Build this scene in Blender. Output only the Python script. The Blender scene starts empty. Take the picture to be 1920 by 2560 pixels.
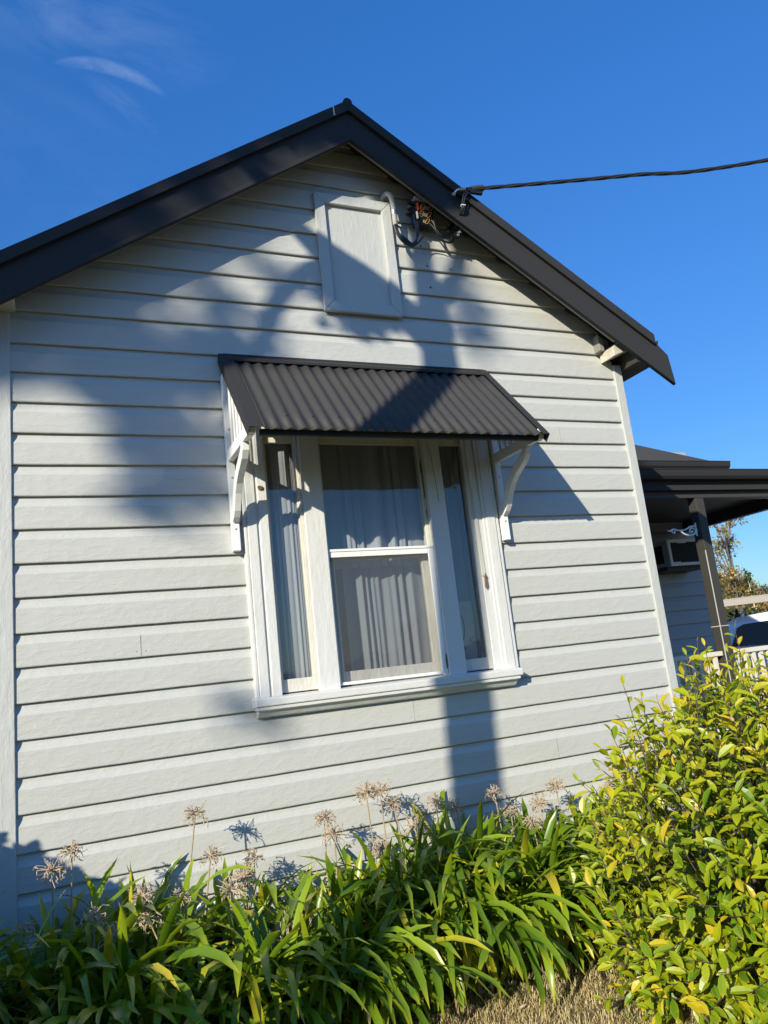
import bpy, math, random
import numpy as np
from mathutils import Vector, Matrix, noise as mnoise
R = math.radians
random.seed(7)
rnd = random.Random(11)
scene = bpy.context.scene
COL = scene.collection
PI = math.pi

# ------------------------------------------------------------------ camera
cam_d = bpy.data.cameras.new("camera")
cam = bpy.data.objects.new("camera", cam_d)
COL.objects.link(cam)
cam_d.sensor_fit = 'AUTO'
cam_d.sensor_width = 36.0
cam_d.sensor_height = 36.0
cam_d.lens = 1923.0 / 2560.0 * 36.0
cam_d.clip_start = 0.05
cam_d.clip_end = 6000
RM = ((0.9161954427594537, 0.020293027386816972, -0.40021757046172585),
      (-0.38576699055652247, -0.22571500798033414, -0.8945594246160518),
      (-0.10848843101350718, 0.9739819958356087, -0.1989706815697024))
M4 = Matrix.Identity(4)
for i in range(3):
    for j in range(3):
        M4[i][j] = RM[i][j]
CAM = Vector((0.17447553, -4.41631819, 1.55))
M4.translation = CAM
cam.matrix_world = M4
scene.camera = cam

# ------------------------------------------------------------------ sun, sky, exposure
SUN = Vector((-0.700, -0.593, 0.395)).normalized()          # towards the sun
sun_el = math.asin(SUN.z)
sun_az = math.atan2(SUN.x, SUN.y)                            # clockwise from +Y
ld = bpy.data.lights.new("sun", 'SUN')
ld.energy = 4.8
ld.angle = R(0.53)
ld.color = (1.0, 0.925, 0.745)
lo = bpy.data.objects.new("sun", ld)
lo.rotation_euler = SUN.to_track_quat('Z', 'Y').to_euler()
COL.objects.link(lo)

world = bpy.data.worlds.new("World")
scene.world = world
world.use_nodes = True
wn, wl = world.node_tree.nodes, world.node_tree.links
wn.clear()
w_out = wn.new('ShaderNodeOutputWorld')
w_bg = wn.new('ShaderNodeBackground')
w_bg.inputs['Strength'].default_value = 0.1
sky = wn.new('ShaderNodeTexSky')
sky.sky_type = 'NISHITA'
sky.sun_disc = False
sky.sun_elevation = sun_el
sky.sun_rotation = sun_az
sky.altitude = 100
sky.air_density = 1.0
sky.dust_density = 0.3
sky.ozone_density = 2.6


def wmath(op, a, b=None, clamp=False):
    n = wn.new('ShaderNodeMath')
    n.operation = op
    n.use_clamp = clamp
    for k, v in ((0, a), (1, b)):
        if v is None:
            continue
        if isinstance(v, (int, float)):
            n.inputs[k].default_value = v
        else:
            wl.new(v, n.inputs[k])
    return n.outputs[0]


# thin cirrus wisps, placed by sky direction
w_tc = wn.new('ShaderNodeTexCoord')
DIR = w_tc.outputs['Generated']


def wisp(center, along, length, width, scale, seed, lo_, hi_, bend=0.0):
    c = Vector(center).normalized()
    a = Vector(along)
    a = (a - c * a.dot(c)).normalized()
    b = c.cross(a)

    def dot(v):
        n = wn.new('ShaderNodeVectorMath')
        n.operation = 'DOT_PRODUCT'
        wl.new(DIR, n.inputs[0])
        n.inputs[1].default_value = v
        return n.outputs['Value']
    da, db, dc = dot(a), dot(b), dot(c)
    if bend:
        sq = wmath('MULTIPLY', da, da)
        db = wmath('ADD', db, wmath('MULTIPLY', sq, bend))
    ta = wmath('POWER', wmath('DIVIDE', da, length), 2.0) if False else wmath('MULTIPLY', wmath('DIVIDE', da, length), wmath('DIVIDE', da, length))
    tb = wmath('MULTIPLY', wmath('DIVIDE', db, width), wmath('DIVIDE', db, width))
    m = wmath('SUBTRACT', 1.0, wmath('ADD', ta, tb), clamp=True)
    m = wmath('MULTIPLY', m, wmath('GREATER_THAN', dc, 0.0))
    cmb = wn.new('ShaderNodeCombineXYZ')
    wl.new(wmath('MULTIPLY', da, scale * 0.35), cmb.inputs[0])
    wl.new(wmath('MULTIPLY', db, scale), cmb.inputs[1])
    cmb.inputs[2].default_value = seed
    nz = wn.new('ShaderNodeTexNoise')
    nz.inputs['Scale'].default_value = 1.0
    nz.inputs['Detail'].default_value = 6.0
    nz.inputs['Roughness'].default_value = 0.6
    nz.inputs['Distortion'].default_value = 0.6
    wl.new(cmb.outputs[0], nz.inputs['Vector'])
    mr = wn.new('ShaderNodeMapRange')
    mr.inputs['From Min'].default_value = lo_
    mr.inputs['From Max'].default_value = hi_
    wl.new(nz.outputs['Fac'], mr.inputs['Value'])
    return wmath('MULTIPLY', m, mr.outputs[0])


def sky_dir(px, py):
    v = Vector(((px - 960) / 1923.0, -(py - 1280) / 1923.0, -1.0))
    return (M4.to_3x3() @ v).normalized()


WISPS = []
d0, d1 = sky_dir(165, 135), sky_dir(395, 205)
WISPS.append((wisp((d0 + d1) / 2, d1 - d0, 0.060, 0.008, 70, 3.1, 0.28, 0.75, bend=-3.4), 0.24))
d0, d1 = sky_dir(-60, -30), sky_dir(400, 110)
WISPS.append((wisp((d0 + d1) / 2, d1 - d0, 0.17, 0.06, 26, 8.4, 0.40, 0.85), 0.13))
d0, d1 = sky_dir(255, 215), sky_dir(365, 300)
WISPS.append((wisp((d0 + d1) / 2, d1 - d0, 0.05, 0.013, 60, 5.7, 0.42, 0.85, bend=-3.0), 0.10))
d0, d1 = sky_dir(40, 330), sky_dir(300, 480)
WISPS.append((wisp((d0 + d1) / 2, d1 - d0, 0.16, 0.09, 22, 1.9, 0.45, 0.95), 0.05))
cloud = None
for o_, g_ in WISPS:
    t_ = wmath('MULTIPLY', o_, g_)
    cloud = t_ if cloud is None else wmath('ADD', cloud, t_, clamp=True)
hsv = wn.new('ShaderNodeHueSaturation')
hsv.inputs['Saturation'].default_value = 1.22
hsv.inputs['Value'].default_value = 1.0
wl.new(sky.outputs[0], hsv.inputs['Color'])
w_sep = wn.new('ShaderNodeSeparateXYZ')
wl.new(DIR, w_sep.inputs[0])
w_rmp = wn.new('ShaderNodeValToRGB')
w_rmp.color_ramp.elements[0].position = 0.03
w_rmp.color_ramp.elements[0].color = (0.24, 0.325, 0.415, 1)
w_rmp.color_ramp.elements[1].position = 0.80
w_rmp.color_ramp.elements[1].color = (0.435, 0.735, 1.0, 1)
_e = w_rmp.color_ramp.elements.new(0.45)
_e.color = (0.395, 0.56, 0.75, 1)
wl.new(w_sep.outputs['Z'], w_rmp.inputs[0])
w_tint = wn.new('ShaderNodeVectorMath')
w_tint.operation = 'MULTIPLY'
wl.new(hsv.outputs[0], w_tint.inputs[0])
wl.new(w_rmp.outputs[0], w_tint.inputs[1])
w_t2 = wn.new('ShaderNodeVectorMath')
w_t2.operation = 'SCALE'
wl.new(w_tint.outputs[0], w_t2.inputs[0])
w_t2.inputs['Scale'].default_value = 2.05
w_mix = wn.new('ShaderNodeMixRGB')
wl.new(cloud, w_mix.inputs[0])
wl.new(w_t2.outputs[0], w_mix.inputs[1])
w_mix.inputs[2].default_value = (6.0, 7.2, 9.0, 1)
wl.new(w_mix.outputs[0], w_bg.inputs['Color'])
wl.new(w_bg.outputs[0], w_out.inputs['Surface'])

scene.view_settings.view_transform = 'Standard'
scene.view_settings.look = 'None'
scene.view_settings.exposure = 0.35
scene.view_settings.gamma = 1.0
try:
    scene.view_settings.use_curve_mapping = False
except Exception:
    pass
scene.cycles.max_bounces = 10
scene.cycles.transparent_max_bounces = 16
scene.cycles.diffuse_bounces = 4
scene.cycles.caustics_reflective = False
scene.cycles.caustics_refractive = False


# ================================================================== helpers
class MB:
    def __init__(s):
        s.v, s.f, s.c, s.mi = [], [], [], []
        s.has_c = False

    def vert(s, p, c=(0.5, 0.5, 0.5, 1)):
        s.v.append((p[0], p[1], p[2]))
        s.c.append(c)
        return len(s.v) - 1

    def face(s, *idx):
        s.f.append(idx)

    def quad(s, a, b, c, d):
        n = len(s.v)
        for p in (a, b, c, d):
            s.vert(p)
        s.f.append((n, n + 1, n + 2, n + 3))

    def box(s, x0, x1, y0, y1, z0, z1):
        n = len(s.v)
        for p in ((x0, y0, z0), (x1, y0, z0), (x1, y1, z0), (x0, y1, z0), (x0, y0, z1), (x1, y0, z1), (x1, y1, z1), (x0, y1, z1)):
            s.vert(p)
        for f in ((0, 3, 2, 1), (4, 5, 6, 7), (0, 1, 5, 4), (1, 2, 6, 5), (2, 3, 7, 6), (3, 0, 4, 7)):
            s.f.append(tuple(n + i for i in f))
        return s

    def prism(s, poly, axis, a0, a1):
        """extrude a 2-D polygon along an axis: 'y' -> poly is (x,z); 'x' -> poly is (y,z); 'z' -> (x,y)"""
        def P(u, w, a):
            return {'y': (u, a, w), 'x': (a, u, w), 'z': (u, w, a)}[axis]
        n = len(s.v)
        k = len(poly)
        for u, w in poly:
            s.vert(P(u, w, a0))
        for u, w in poly:
            s.vert(P(u, w, a1))
        s.f.append(tuple(n + i for i in range(k)))
        s.f.append(tuple(n + k + i for i in reversed(range(k))))
        for i in range(k):
            j = (i + 1) % k
            s.f.append((n + i, n + k + i, n + k + j, n + j))
        return s

    def tube(s, pts, rad, n=8, cap=True, col=(0.5, 0.5, 0.5, 1)):
        pts = [Vector(p) for p in pts]
        if not isinstance(rad, (list, tuple)):
            rad = [rad] * len(pts)
        up = Vector((0, 0, 1))
        t0 = (pts[1] - pts[0]).normalized()
        if abs(t0.dot(up)) > 0.95:
            up = Vector((1, 0, 0))
        nrm = (up - t0 * up.dot(t0)).normalized()
        rings = []
        for i, p in enumerate(pts):
            if i == 0:
                t = t0
            elif i == len(pts) - 1:
                t = (pts[i] - pts[i - 1]).normalized()
            else:
                t = ((pts[i + 1] - pts[i]).normalized() + (pts[i] - pts[i - 1]).normalized())
                t = t.normalized() if t.length > 1e-6 else t0
            nrm = (nrm - t * nrm.dot(t))
            nrm = nrm.normalized() if nrm.length > 1e-6 else t.orthogonal().normalized()
            b = t.cross(nrm)
            rings.append([s.vert(p + (nrm * math.cos(2 * PI * k / n) + b * math.sin(2 * PI * k / n)) * rad[i], col) for k in range(n)])
        for i in range(len(rings) - 1):
            for k in range(n):
                k2 = (k + 1) % n
                s.f.append((rings[i][k], rings[i][k2], rings[i + 1][k2], rings[i + 1][k]))
        if cap:
            s.f.append(tuple(reversed(rings[0])))
            s.f.append(tuple(rings[-1]))
        return s

    def ball(s, c, r, nu=8, nv=6, sc=(1, 1, 1), col=(0.5, 0.5, 0.5, 1)):
        n = len(s.v)
        for i in range(nv + 1):
            th = PI * i / nv
            for k in range(nu):
                ph = 2 * PI * k / nu
                s.vert((c[0] + r * sc[0] * math.sin(th) * math.cos(ph), c[1] + r * sc[1] * math.sin(th) * math.sin(ph), c[2] + r * sc[2] * math.cos(th)), col)
        for i in range(nv):
            for k in range(nu):
                k2 = (k + 1) % nu
                s.f.append((n + i * nu + k, n + (i + 1) * nu + k, n + (i + 1) * nu + k2, n + i * nu + k2))
        return s

    def build(s, name, mat, parent=None, smooth=False, bevel=0.0, col=False, loc=None):
        me = bpy.data.meshes.new(name)
        off = Vector((0, 0, 0))
        if parent is not None:
            off = WORLD_OFF.get(parent.name, Vector((0, 0, 0)))
        vs = s.v
        if off.length > 0:
            vs = [(a - off.x, b - off.y, c - off.z) for a, b, c in vs]
        me.from_pydata(vs, [], s.f)
        if col:
            at = me.color_attributes.new('lv', 'FLOAT_COLOR', 'POINT')
            at.data.foreach_set('color', np.array(s.c, dtype=np.float32).ravel())
        me.materials.append(mat)
        if smooth:
            me.polygons.foreach_set('use_smooth', [True] * len(me.polygons))
        me.update()
        o = bpy.data.objects.new(name, me)
        COL.objects.link(o)
        if parent is not None:
            o.parent = parent
        WORLD_OFF[o.name] = off
        if bevel:
            b = o.modifiers.new('bevel', 'BEVEL')
            b.width = bevel
            b.segments = 2
            b.limit_method = 'ANGLE'
            b.angle_limit = R(40)
            b.harden_normals = False
        return o


WORLD_OFF = {}


def tag(o, label, cat=None, group=None, kind=None):
    if label:
        o['label'] = label
    if cat:
        o['category'] = cat
    if group:
        o['group'] = group
    if kind:
        o['kind'] = kind
    return o


def empty(name, loc, label, cat, group=None):
    o = bpy.data.objects.new(name, None)
    o.location = loc
    o.empty_display_size = 0.2
    COL.objects.link(o)
    WORLD_OFF[o.name] = Vector(loc)
    return tag(o, label, cat, group)


def boxo(name, mat, parent, x0, x1, y0, y1, z0, z1, bevel=0.003):
    return MB().box(x0, x1, y0, y1, z0, z1).build(name, mat, parent, bevel=bevel)


def smooth_pts(ctrl, n=6):
    out = []
    P_ = [Vector(c) for c in ctrl]
    for i in range(len(P_) - 1):
        p0, p1, p2, p3 = P_[max(0, i - 1)], P_[i], P_[i + 1], P_[min(len(P_) - 1, i + 2)]
        for k in range(n):
            t = k / n
            out.append(0.5 * ((2 * p1) + (-p0 + p2) * t + (2 * p0 - 5 * p1 + 4 * p2 - p3) * t * t + (-p0 + 3 * p1 - 3 * p2 + p3) * t ** 3))
    out.append(P_[-1])
    return out


# ================================================================== materials
def newmat(name):
    m = bpy.data.materials.new(name)
    m.use_nodes = True
    n = m.node_tree.nodes
    l = m.node_tree.links
    b = n['Principled BSDF']
    return m, n, l, b


def noise_n(n, l, scale, detail=4, rough=0.55, vec=None, stretch=None, dist=0.0):
    tc = n.new('ShaderNodeTexCoord')
    mp = n.new('ShaderNodeMapping')
    l.new(tc.outputs['Object'], mp.inputs['Vector'])
    if stretch:
        mp.inputs['Scale'].default_value = stretch
    nz = n.new('ShaderNodeTexNoise')
    nz.inputs['Scale'].default_value = scale
    nz.inputs['Detail'].default_value = detail
    nz.inputs['Roughness'].default_value = rough
    nz.inputs['Distortion'].default_value = dist
    l.new(mp.outputs[0], nz.inputs['Vector'])
    return nz.outputs['Fac']


def ramp(n, l, fac, stops):
    r = n.new('ShaderNodeValToRGB')
    while len(r.color_ramp.elements) > 1:
        r.color_ramp.elements.remove(r.color_ramp.elements[-1])
    r.color_ramp.elements[0].position = stops[0][0]
    r.color_ramp.elements[0].color = (*stops[0][1], 1)
    for p, c in stops[1:]:
        e = r.color_ramp.elements.new(p)
        e.color = (*c, 1)
    l.new(fac, r.inputs[0])
    return r.outputs[0]


def mixc(n, l, fac, a, b, mode='MIX'):
    m = n.new('ShaderNodeMixRGB')
    m.blend_type = mode
    for k, v in ((0, fac), (1, a), (2, b)):
        if isinstance(v, (int, float)):
            m.inputs[k].default_value = v
        elif isinstance(v, tuple):
            m.inputs[k].default_value = (*v, 1) if len(v) == 3 else v
        else:
            l.new(v, m.inputs[k])
    return m.outputs[0]


def bump(n, l, b, h, strength, dist, prev=None):
    bp = n.new('ShaderNodeBump')
    bp.inputs['Strength'].default_value = strength
    bp.inputs['Distance'].default_value = dist
    l.new(h, bp.inputs['Height'])
    if prev is not None:
        l.new(prev, bp.inputs['Normal'])
    l.new(bp.outputs[0], b.inputs['Normal'])
    return bp.outputs[0]


def painted_wood(name, base, dirt=(0.45, 0.42, 0.34), rough=0.5, dirt_amt=0.12, bumpk=1.0, along='x', cracks=0.0):
    m, n, l, b = newmat(name)
    st = {'x': (0.35, 3, 3.2), 'z': (6, 6, 0.6)}[along]
    fine = {'x': (4, 30, 34), 'z': (60, 40, 4)}[along]
    n1 = noise_n(n, l, 2.2, 5, 0.6, stretch=st)
    f1 = ramp(n, l, n1, [(0.52, (0, 0, 0)), (0.72, (1, 1, 1))])
    n2 = noise_n(n, l, 1.0, 6, 0.65, stretch=fine)
    m1 = n.new('ShaderNodeMath')
    m1.operation = 'MULTIPLY'
    l.new(f1, m1.inputs[0])
    m1.inputs[1].default_value = dirt_amt
    dark = tuple(c * 0.93 for c in base)
    c1 = mixc(n, l, n1, dark, base)
    c2 = mixc(n, l, m1.outputs[0], c1, dirt)
    if cracks:
        ck_ = noise_n(n, l, 1.0, 3, 0.5, stretch=(2.4, 8, 95), dist=0.4)
        sp_ = noise_n(n, l, 1.7, 2, 0.5, stretch=(1, 1, 2.5))
        m5 = n.new('ShaderNodeMath')
        m5.operation = 'MULTIPLY'
        l.new(ramp(n, l, ck_, [(0.70, (0, 0, 0)), (0.73, (1, 1, 1))]), m5.inputs[0])
        l.new(ramp(n, l, sp_, [(0.50, (0, 0, 0)), (0.66, (cracks, cracks, cracks))]), m5.inputs[1])
        c2 = mixc(n, l, m5.outputs[0], c2, (0.20, 0.18, 0.14))
    l.new(c2, b.inputs['Base Color'])
    b.inputs['Roughness'].default_value = rough
    n3 = noise_n(n, l, 14, 4, 0.6, stretch=(1.0, 1, 2.2) if along == 'x' else (2, 2, 0.7))
    k = bump(n, l, b, n2, 0.22 * bumpk, 0.004)
    n4 = ramp(n, l, n3, [(0.45, (0, 0, 0)), (0.62, (1, 1, 1))])
    bump(n, l, b, n4, 0.18 * bumpk, 0.004, k)
    return m


def simple(name, base, rough=0.5, metal=0.0, var=0.08, scale=8, bumpk=0.0, spec=None):
    m, n, l, b = newmat(name)
    nz = noise_n(n, l, scale, 5, 0.6)
    c = mixc(n, l, nz, tuple(x * (1 - var) for x in base), tuple(min(1, x * (1 + var)) for x in base))
    l.new(c, b.inputs['Base Color'])
    b.inputs['Roughness'].default_value = rough
    b.inputs['Metallic'].default_value = metal
    if spec is not None:
        b.inputs['Specular IOR Level'].default_value = spec
    if bumpk:
        bump(n, l, b, noise_n(n, l, scale * 6, 4, 0.6), bumpk, 0.004)
    return m


def leafmat(name, green, green2, yellow, trans=0.35, rough=0.32, tipstart=0.86, veil=0.0):
    """vertex colour lv: r = random per leaf, g = position along the leaf, b = across (0 mid .. 1 edge)"""
    m, n, l, b = newmat(name)
    at = n.new('ShaderNodeVertexColor')
    at.layer_name = 'lv'
    sp = n.new('ShaderNodeSeparateColor')
    l.new(at.outputs['Color'], sp.inputs[0])
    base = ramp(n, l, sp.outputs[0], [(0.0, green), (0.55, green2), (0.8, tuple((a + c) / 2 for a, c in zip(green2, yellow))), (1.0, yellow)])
    tip = ramp(n, l, sp.outputs[1], [(tipstart, (0, 0, 0)), (1.0, (1, 1, 1))])
    mm = n.new('ShaderNodeMath')
    mm.operation = 'MULTIPLY'
    l.new(tip, mm.inputs[0])
    mm.inputs[1].default_value = 0.55
    c = mixc(n, l, mm.outputs[0], base, tuple(x * 1.1 for x in yellow))
    edge = ramp(n, l, sp.outputs[2], [(0.75, (0, 0, 0)), (1.0, (1, 1, 1))])
    m2 = n.new('ShaderNodeMath')
    m2.operation = 'MULTIPLY'
    l.new(edge, m2.inputs[0])
    m2.inputs[1].default_value = veil
    c = mixc(n, l, m2.outputs[0], c, yellow)
    nz = noise_n(n, l, 40, 3, 0.6)
    c = mixc(n, l, nz, mixc(n, l, 1.0, c, (0.8, 0.8, 0.8), 'MULTIPLY'), c)
    l.new(c, b.inputs['Base Color'])
    b.inputs['Roughness'].default_value = rough
    b.inputs['Specular IOR Level'].default_value = 0.42
    tr = n.new('ShaderNodeBsdfTranslucent')
    l.new(mixc(n, l, 1.0, c, (1.6, 1.55, 0.7), 'MULTIPLY'), tr.inputs['Color'])
    mx = n.new('ShaderNodeMixShader')
    mx.inputs[0].default_value = trans
    l.new(b.outputs[0], mx.inputs[1])
    l.new(tr.outputs[0], mx.inputs[2])
    l.new(mx.outputs[0], n['Material Output'].inputs['Surface'])
    return m


WALL = painted_wood('wall_paint', (0.535, 0.538, 0.508), dirt=(0.38, 0.36, 0.29), dirt_amt=0.24, bumpk=1.3, cracks=0.55)
WALLV = painted_wood('corner_paint', (0.53, 0.54, 0.52), along='z', dirt_amt=0.12, bumpk=1.5)
TRIM = painted_wood('trim_paint', (0.70, 0.70, 0.68), dirt=(0.5, 0.46, 0.36), dirt_amt=0.22, along='z', bumpk=1.3)
TRIMH = painted_wood('trim_paint_sill', (0.70, 0.70, 0.68), dirt=(0.5, 0.46, 0.36), dirt_amt=0.2, along='x', bumpk=1.2)
WORN = painted_wood('worn_sash_paint', (0.66, 0.64, 0.57), dirt=(0.33, 0.28, 0.2), dirt_amt=0.5, along='z', bumpk=2.4)
WHITE = simple('fresh_white_paint', (0.83, 0.83, 0.82), 0.42, var=0.02, bumpk=0.05)
DARK = simple('charcoal_metal', (0.040, 0.040, 0.042), 0.5, var=0.06, scale=3, bumpk=0.02, spec=0.1)
DARKSHEET = simple('charcoal_corrugated', (0.057, 0.055, 0.053), 0.5, var=0.07, scale=4, bumpk=0.02, spec=0.2)
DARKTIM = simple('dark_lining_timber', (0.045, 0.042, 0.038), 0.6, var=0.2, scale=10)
CREAMBEAM = painted_wood('cream_old_paint', (0.60, 0.57, 0.48), dirt=(0.3, 0.24, 0.16), dirt_amt=0.5, bumpk=1.5)
STRIP_BLOCKSHADE = simple('dusty_strip_block_shade', (0.24, 0.23, 0.20), 0.7, var=0.2, scale=6)  # grey-beige of the packing strip; also painted shade on the purlin block
BLACK = simple('black_plastic', (0.012, 0.012, 0.013), 0.4, var=0.15, scale=30)
CABLE = simple('cable_sheath', (0.022, 0.022, 0.024), 0.38, var=0.2, scale=20)
GREYPL = simple('grey_plastic', (0.26, 0.29, 0.33), 0.5, var=0.1, scale=25)
CONDUIT = simple('grey_conduit', (0.50, 0.50, 0.45), 0.5, var=0.05, scale=20)
ORANGE = simple('orange_marking', (0.55, 0.25, 0.045), 0.6, var=0.1, scale=60)
PALE = simple('pale_marking', (0.55, 0.55, 0.5), 0.6, var=0.05, scale=60)
RED = simple('red_plastic', (0.35, 0.03, 0.02), 0.5, var=0.1, scale=40)
BLUE = simple('blue_sleeve', (0.03, 0.12, 0.3), 0.5, var=0.1, scale=40)
METAL = simple('galvanised_steel', (0.45, 0.45, 0.44), 0.35, metal=0.9, var=0.15, scale=40)
RUST = simple('rusty_latch', (0.20, 0.14, 0.09), 0.7, metal=0.3, var=0.4, scale=60, bumpk=0.2)
JOINT = simple('grimy_joint', (0.32, 0.31, 0.28), 0.8)
NAIL = simple('nail_head', (0.03, 0.03, 0.035), 0.6)
VPOST = simple('dark_grey_post_paint', (0.056, 0.053, 0.050), 0.5, var=0.08, scale=6, bumpk=0.04, spec=0.25)
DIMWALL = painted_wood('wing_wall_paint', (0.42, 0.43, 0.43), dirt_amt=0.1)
CREAM = simple('cream_fence_paint', (0.72, 0.68, 0.55), 0.5, var=0.04)
CARPORT = simple('beige_carport_metal', (0.30, 0.27, 0.24), 0.5, var=0.06)
ROOM = simple('room_interior', (0.16, 0.16, 0.17), 0.8, var=0.05)
CARPAINT = simple('white_car_paint', (0.72, 0.74, 0.78), 0.22, var=0.01)
CARGLASS = simple('dark_car_glass', (0.010, 0.012, 0.016), 0.06, var=0.1, spec=0.25)
TYRE = simple('tyre_rubber', (0.02, 0.02, 0.02), 0.8)
GRILLE = simple('dark_grille', (0.016, 0.017, 0.018), 0.6)
ACBODY = simple('ac_casing', (0.46, 0.46, 0.44), 0.5, var=0.04)
STALK = simple('dry_stalk', (0.36, 0.27, 0.17), 0.8, var=0.25, scale=25)
HEAD = simple('dry_seed_head', (0.47, 0.37, 0.26), 0.85, var=0.3, scale=30)
BARK = simple('brown_bark', (0.10, 0.075, 0.055), 0.9, var=0.35, scale=30, bumpk=0.4)
GREYBARK = simple('grey_bark', (0.16, 0.14, 0.12), 0.9, var=0.3, scale=12, bumpk=0.4)
BUD = simple('tan_flower_bud', (0.38, 0.25, 0.13), 0.6, var=0.2, scale=40)
SOIL = simple('soil', (0.055, 0.042, 0.03), 0.95, var=0.4, scale=18, bumpk=0.6)
AGA = leafmat('agapanthus_leaf', (0.09, 0.18, 0.012), (0.25, 0.36, 0.016), (0.54, 0.44, 0.03), trans=0.22, rough=0.30, tipstart=0.90)
MAG = leafmat('magnolia_leaf', (0.12, 0.24, 0.010), (0.40, 0.46, 0.014), (0.70, 0.50, 0.03), trans=0.28, rough=0.36, tipstart=0.8, veil=0.35)
DEAD = leafmat('dead_leaf', (0.16, 0.10, 0.05), (0.30, 0.20, 0.10), (0.42, 0.30, 0.16), trans=0.1, rough=0.8)
BUSH = leafmat('bush_leaf', (0.03, 0.07, 0.015), (0.05, 0.10, 0.02), (0.12, 0.14, 0.03), trans=0.25, rough=0.4)
AUT = leafmat('autumn_leaf', (0.20, 0.19, 0.05), (0.48, 0.31, 0.07), (0.60, 0.42, 0.18), trans=0.35, rough=0.6)
EVER = leafmat('evergreen_leaf', (0.03, 0.055, 0.016), (0.06, 0.085, 0.02), (0.12, 0.12, 0.03), trans=0.2, rough=0.6)
GRASSM = leafmat('dry_grass', (0.18, 0.26, 0.05), (0.66, 0.52, 0.26), (0.85, 0.70, 0.44), trans=0.25, rough=0.7)


def mat_glass():
    m = bpy.data.materials.new('window_glass')
    m.use_nodes = True
    n, l = m.node_tree.nodes, m.node_tree.links
    n.remove(n['Principled BSDF'])
    out = n['Material Output']
    tr = n.new('ShaderNodeBsdfTransparent')
    tr.inputs[0].default_value = (0.86, 0.90, 0.90, 1)
    gl = n.new('ShaderNodeBsdfGlossy')
    gl.inputs['Roughness'].default_value = 0.012
    nz = noise_n(n, l, 2.0, 2, 0.4)
    bp = n.new('ShaderNodeBump')
    bp.inputs['Strength'].default_value = 0.12
    bp.inputs['Distance'].default_value = 0.03
    l.new(nz, bp.inputs['Height'])
    l.new(bp.outputs[0], gl.inputs['Normal'])
    geo = n.new('ShaderNodeNewGeometry')
    dt = n.new('ShaderNodeVectorMath')
    dt.operation = 'DOT_PRODUCT'
    l.new(geo.outputs['Normal'], dt.inputs[0])
    l.new(geo.outputs['Incoming'], dt.inputs[1])

    def mth(op, a, b):
        q = n.new('ShaderNodeMath')
        q.operation = op
        for k_, v_ in ((0, a), (1, b)):
            if isinstance(v_, (int, float)):
                q.inputs[k_].default_value = v_
            else:
                l.new(v_, q.inputs[k_])
        return q.outputs[0]
    ab = mth('ABSOLUTE', dt.outputs['Value'], 0.0)
    fr = mth('ADD', 0.13, mth('MULTIPLY', 0.82, mth('POWER', mth('SUBTRACT', 1.0, ab), 5.0)))
    mx = n.new('ShaderNodeMixShader')
    l.new(fr, mx.inputs[0])
    l.new(tr.outputs[0], mx.inputs[1])
    l.new(gl.outputs[0], mx.inputs[2])
    l.new(mx.outputs[0], out.inputs['Surface'])
    return m


def mat_curtain():
    m, n, l, b = newmat('sheer_curtain')
    c = mixc(n, l, noise_n(n, l, 1.2, 3, 0.5, stretch=(8, 8, 0.4)), (0.66, 0.66, 0.73), (0.80, 0.80, 0.86))
    l.new(c, b.inputs['Base Color'])
    b.inputs['Roughness'].default_value = 0.9
    b.inputs['Specular IOR Level'].default_value = 0.1
    tl = n.new('ShaderNodeBsdfTranslucent')
    l.new(c, tl.inputs['Color'])
    tp = n.new('ShaderNodeBsdfTransparent')
    m1 = n.new('ShaderNodeMixShader')
    m1.inputs[0].default_value = 0.4
    l.new(b.outputs[0], m1.inputs[1])
    l.new(tl.outputs[0], m1.inputs[2])
    m2 = n.new('ShaderNodeMixShader')
    m2.inputs[0].default_value = 0.14
    l.new(m1.outputs[0], m2.inputs[1])
    l.new(tp.outputs[0], m2.inputs[2])
    l.new(m2.outputs[0], n['Material Output'].inputs['Surface'])
    return m


def mat_screen():
    m, n, l, b = newmat('fly_screen_mesh')
    b.inputs['Base Color'].default_value = (0.15, 0.155, 0.175, 1)
    b.inputs['Roughness'].default_value = 0.6
    tp = n.new('ShaderNodeBsdfTransparent')
    tc = n.new('ShaderNodeTexCoord')
    mx = n.new('ShaderNodeMixShader')
    mx.inputs[0].default_value = 0.72
    l.new(b.outputs[0], mx.inputs[1])
    l.new(tp.outputs[0], mx.inputs[2])
    l.new(mx.outputs[0], n['Material Output'].inputs['Surface'])
    return m


def mat_ground():
    m, n, l, b = newmat('dry_lawn')
    a = noise_n(n, l, 1.3, 5, 0.6)
    c = ramp(n, l, a, [(0.35, (0.12, 0.125, 0.045)), (0.5, (0.24, 0.18, 0.095)), (0.7, (0.32, 0.24, 0.14))])
    f = noise_n(n, l, 90, 5, 0.75)
    c = mixc(n, l, f, mixc(n, l, 1.0, c, (0.6, 0.6, 0.6), 'MULTIPLY'), c)
    l.new(c, b.inputs['Base Color'])
    b.inputs['Roughness'].default_value = 0.95
    bump(n, l, b, f, 0.8, 0.03)
    return m


def mat_hill():
    m, n, l, b = newmat('wooded_hill')
    a = noise_n(n, l, 0.03, 6, 0.7)
    c = ramp(n, l, a, [(0.35, (0.035, 0.045, 0.02)), (0.55, (0.075, 0.075, 0.03)), (0.75, (0.15, 0.10, 0.06))])
    l.new(c, b.inputs['Base Color'])
    b.inputs['Roughness'].default_value = 1.0
    return m


GLASS, CURTAIN, SCREEN, GROUND, HILL = mat_glass(), mat_curtain(), mat_screen(), mat_ground(), mat_hill()

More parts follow.
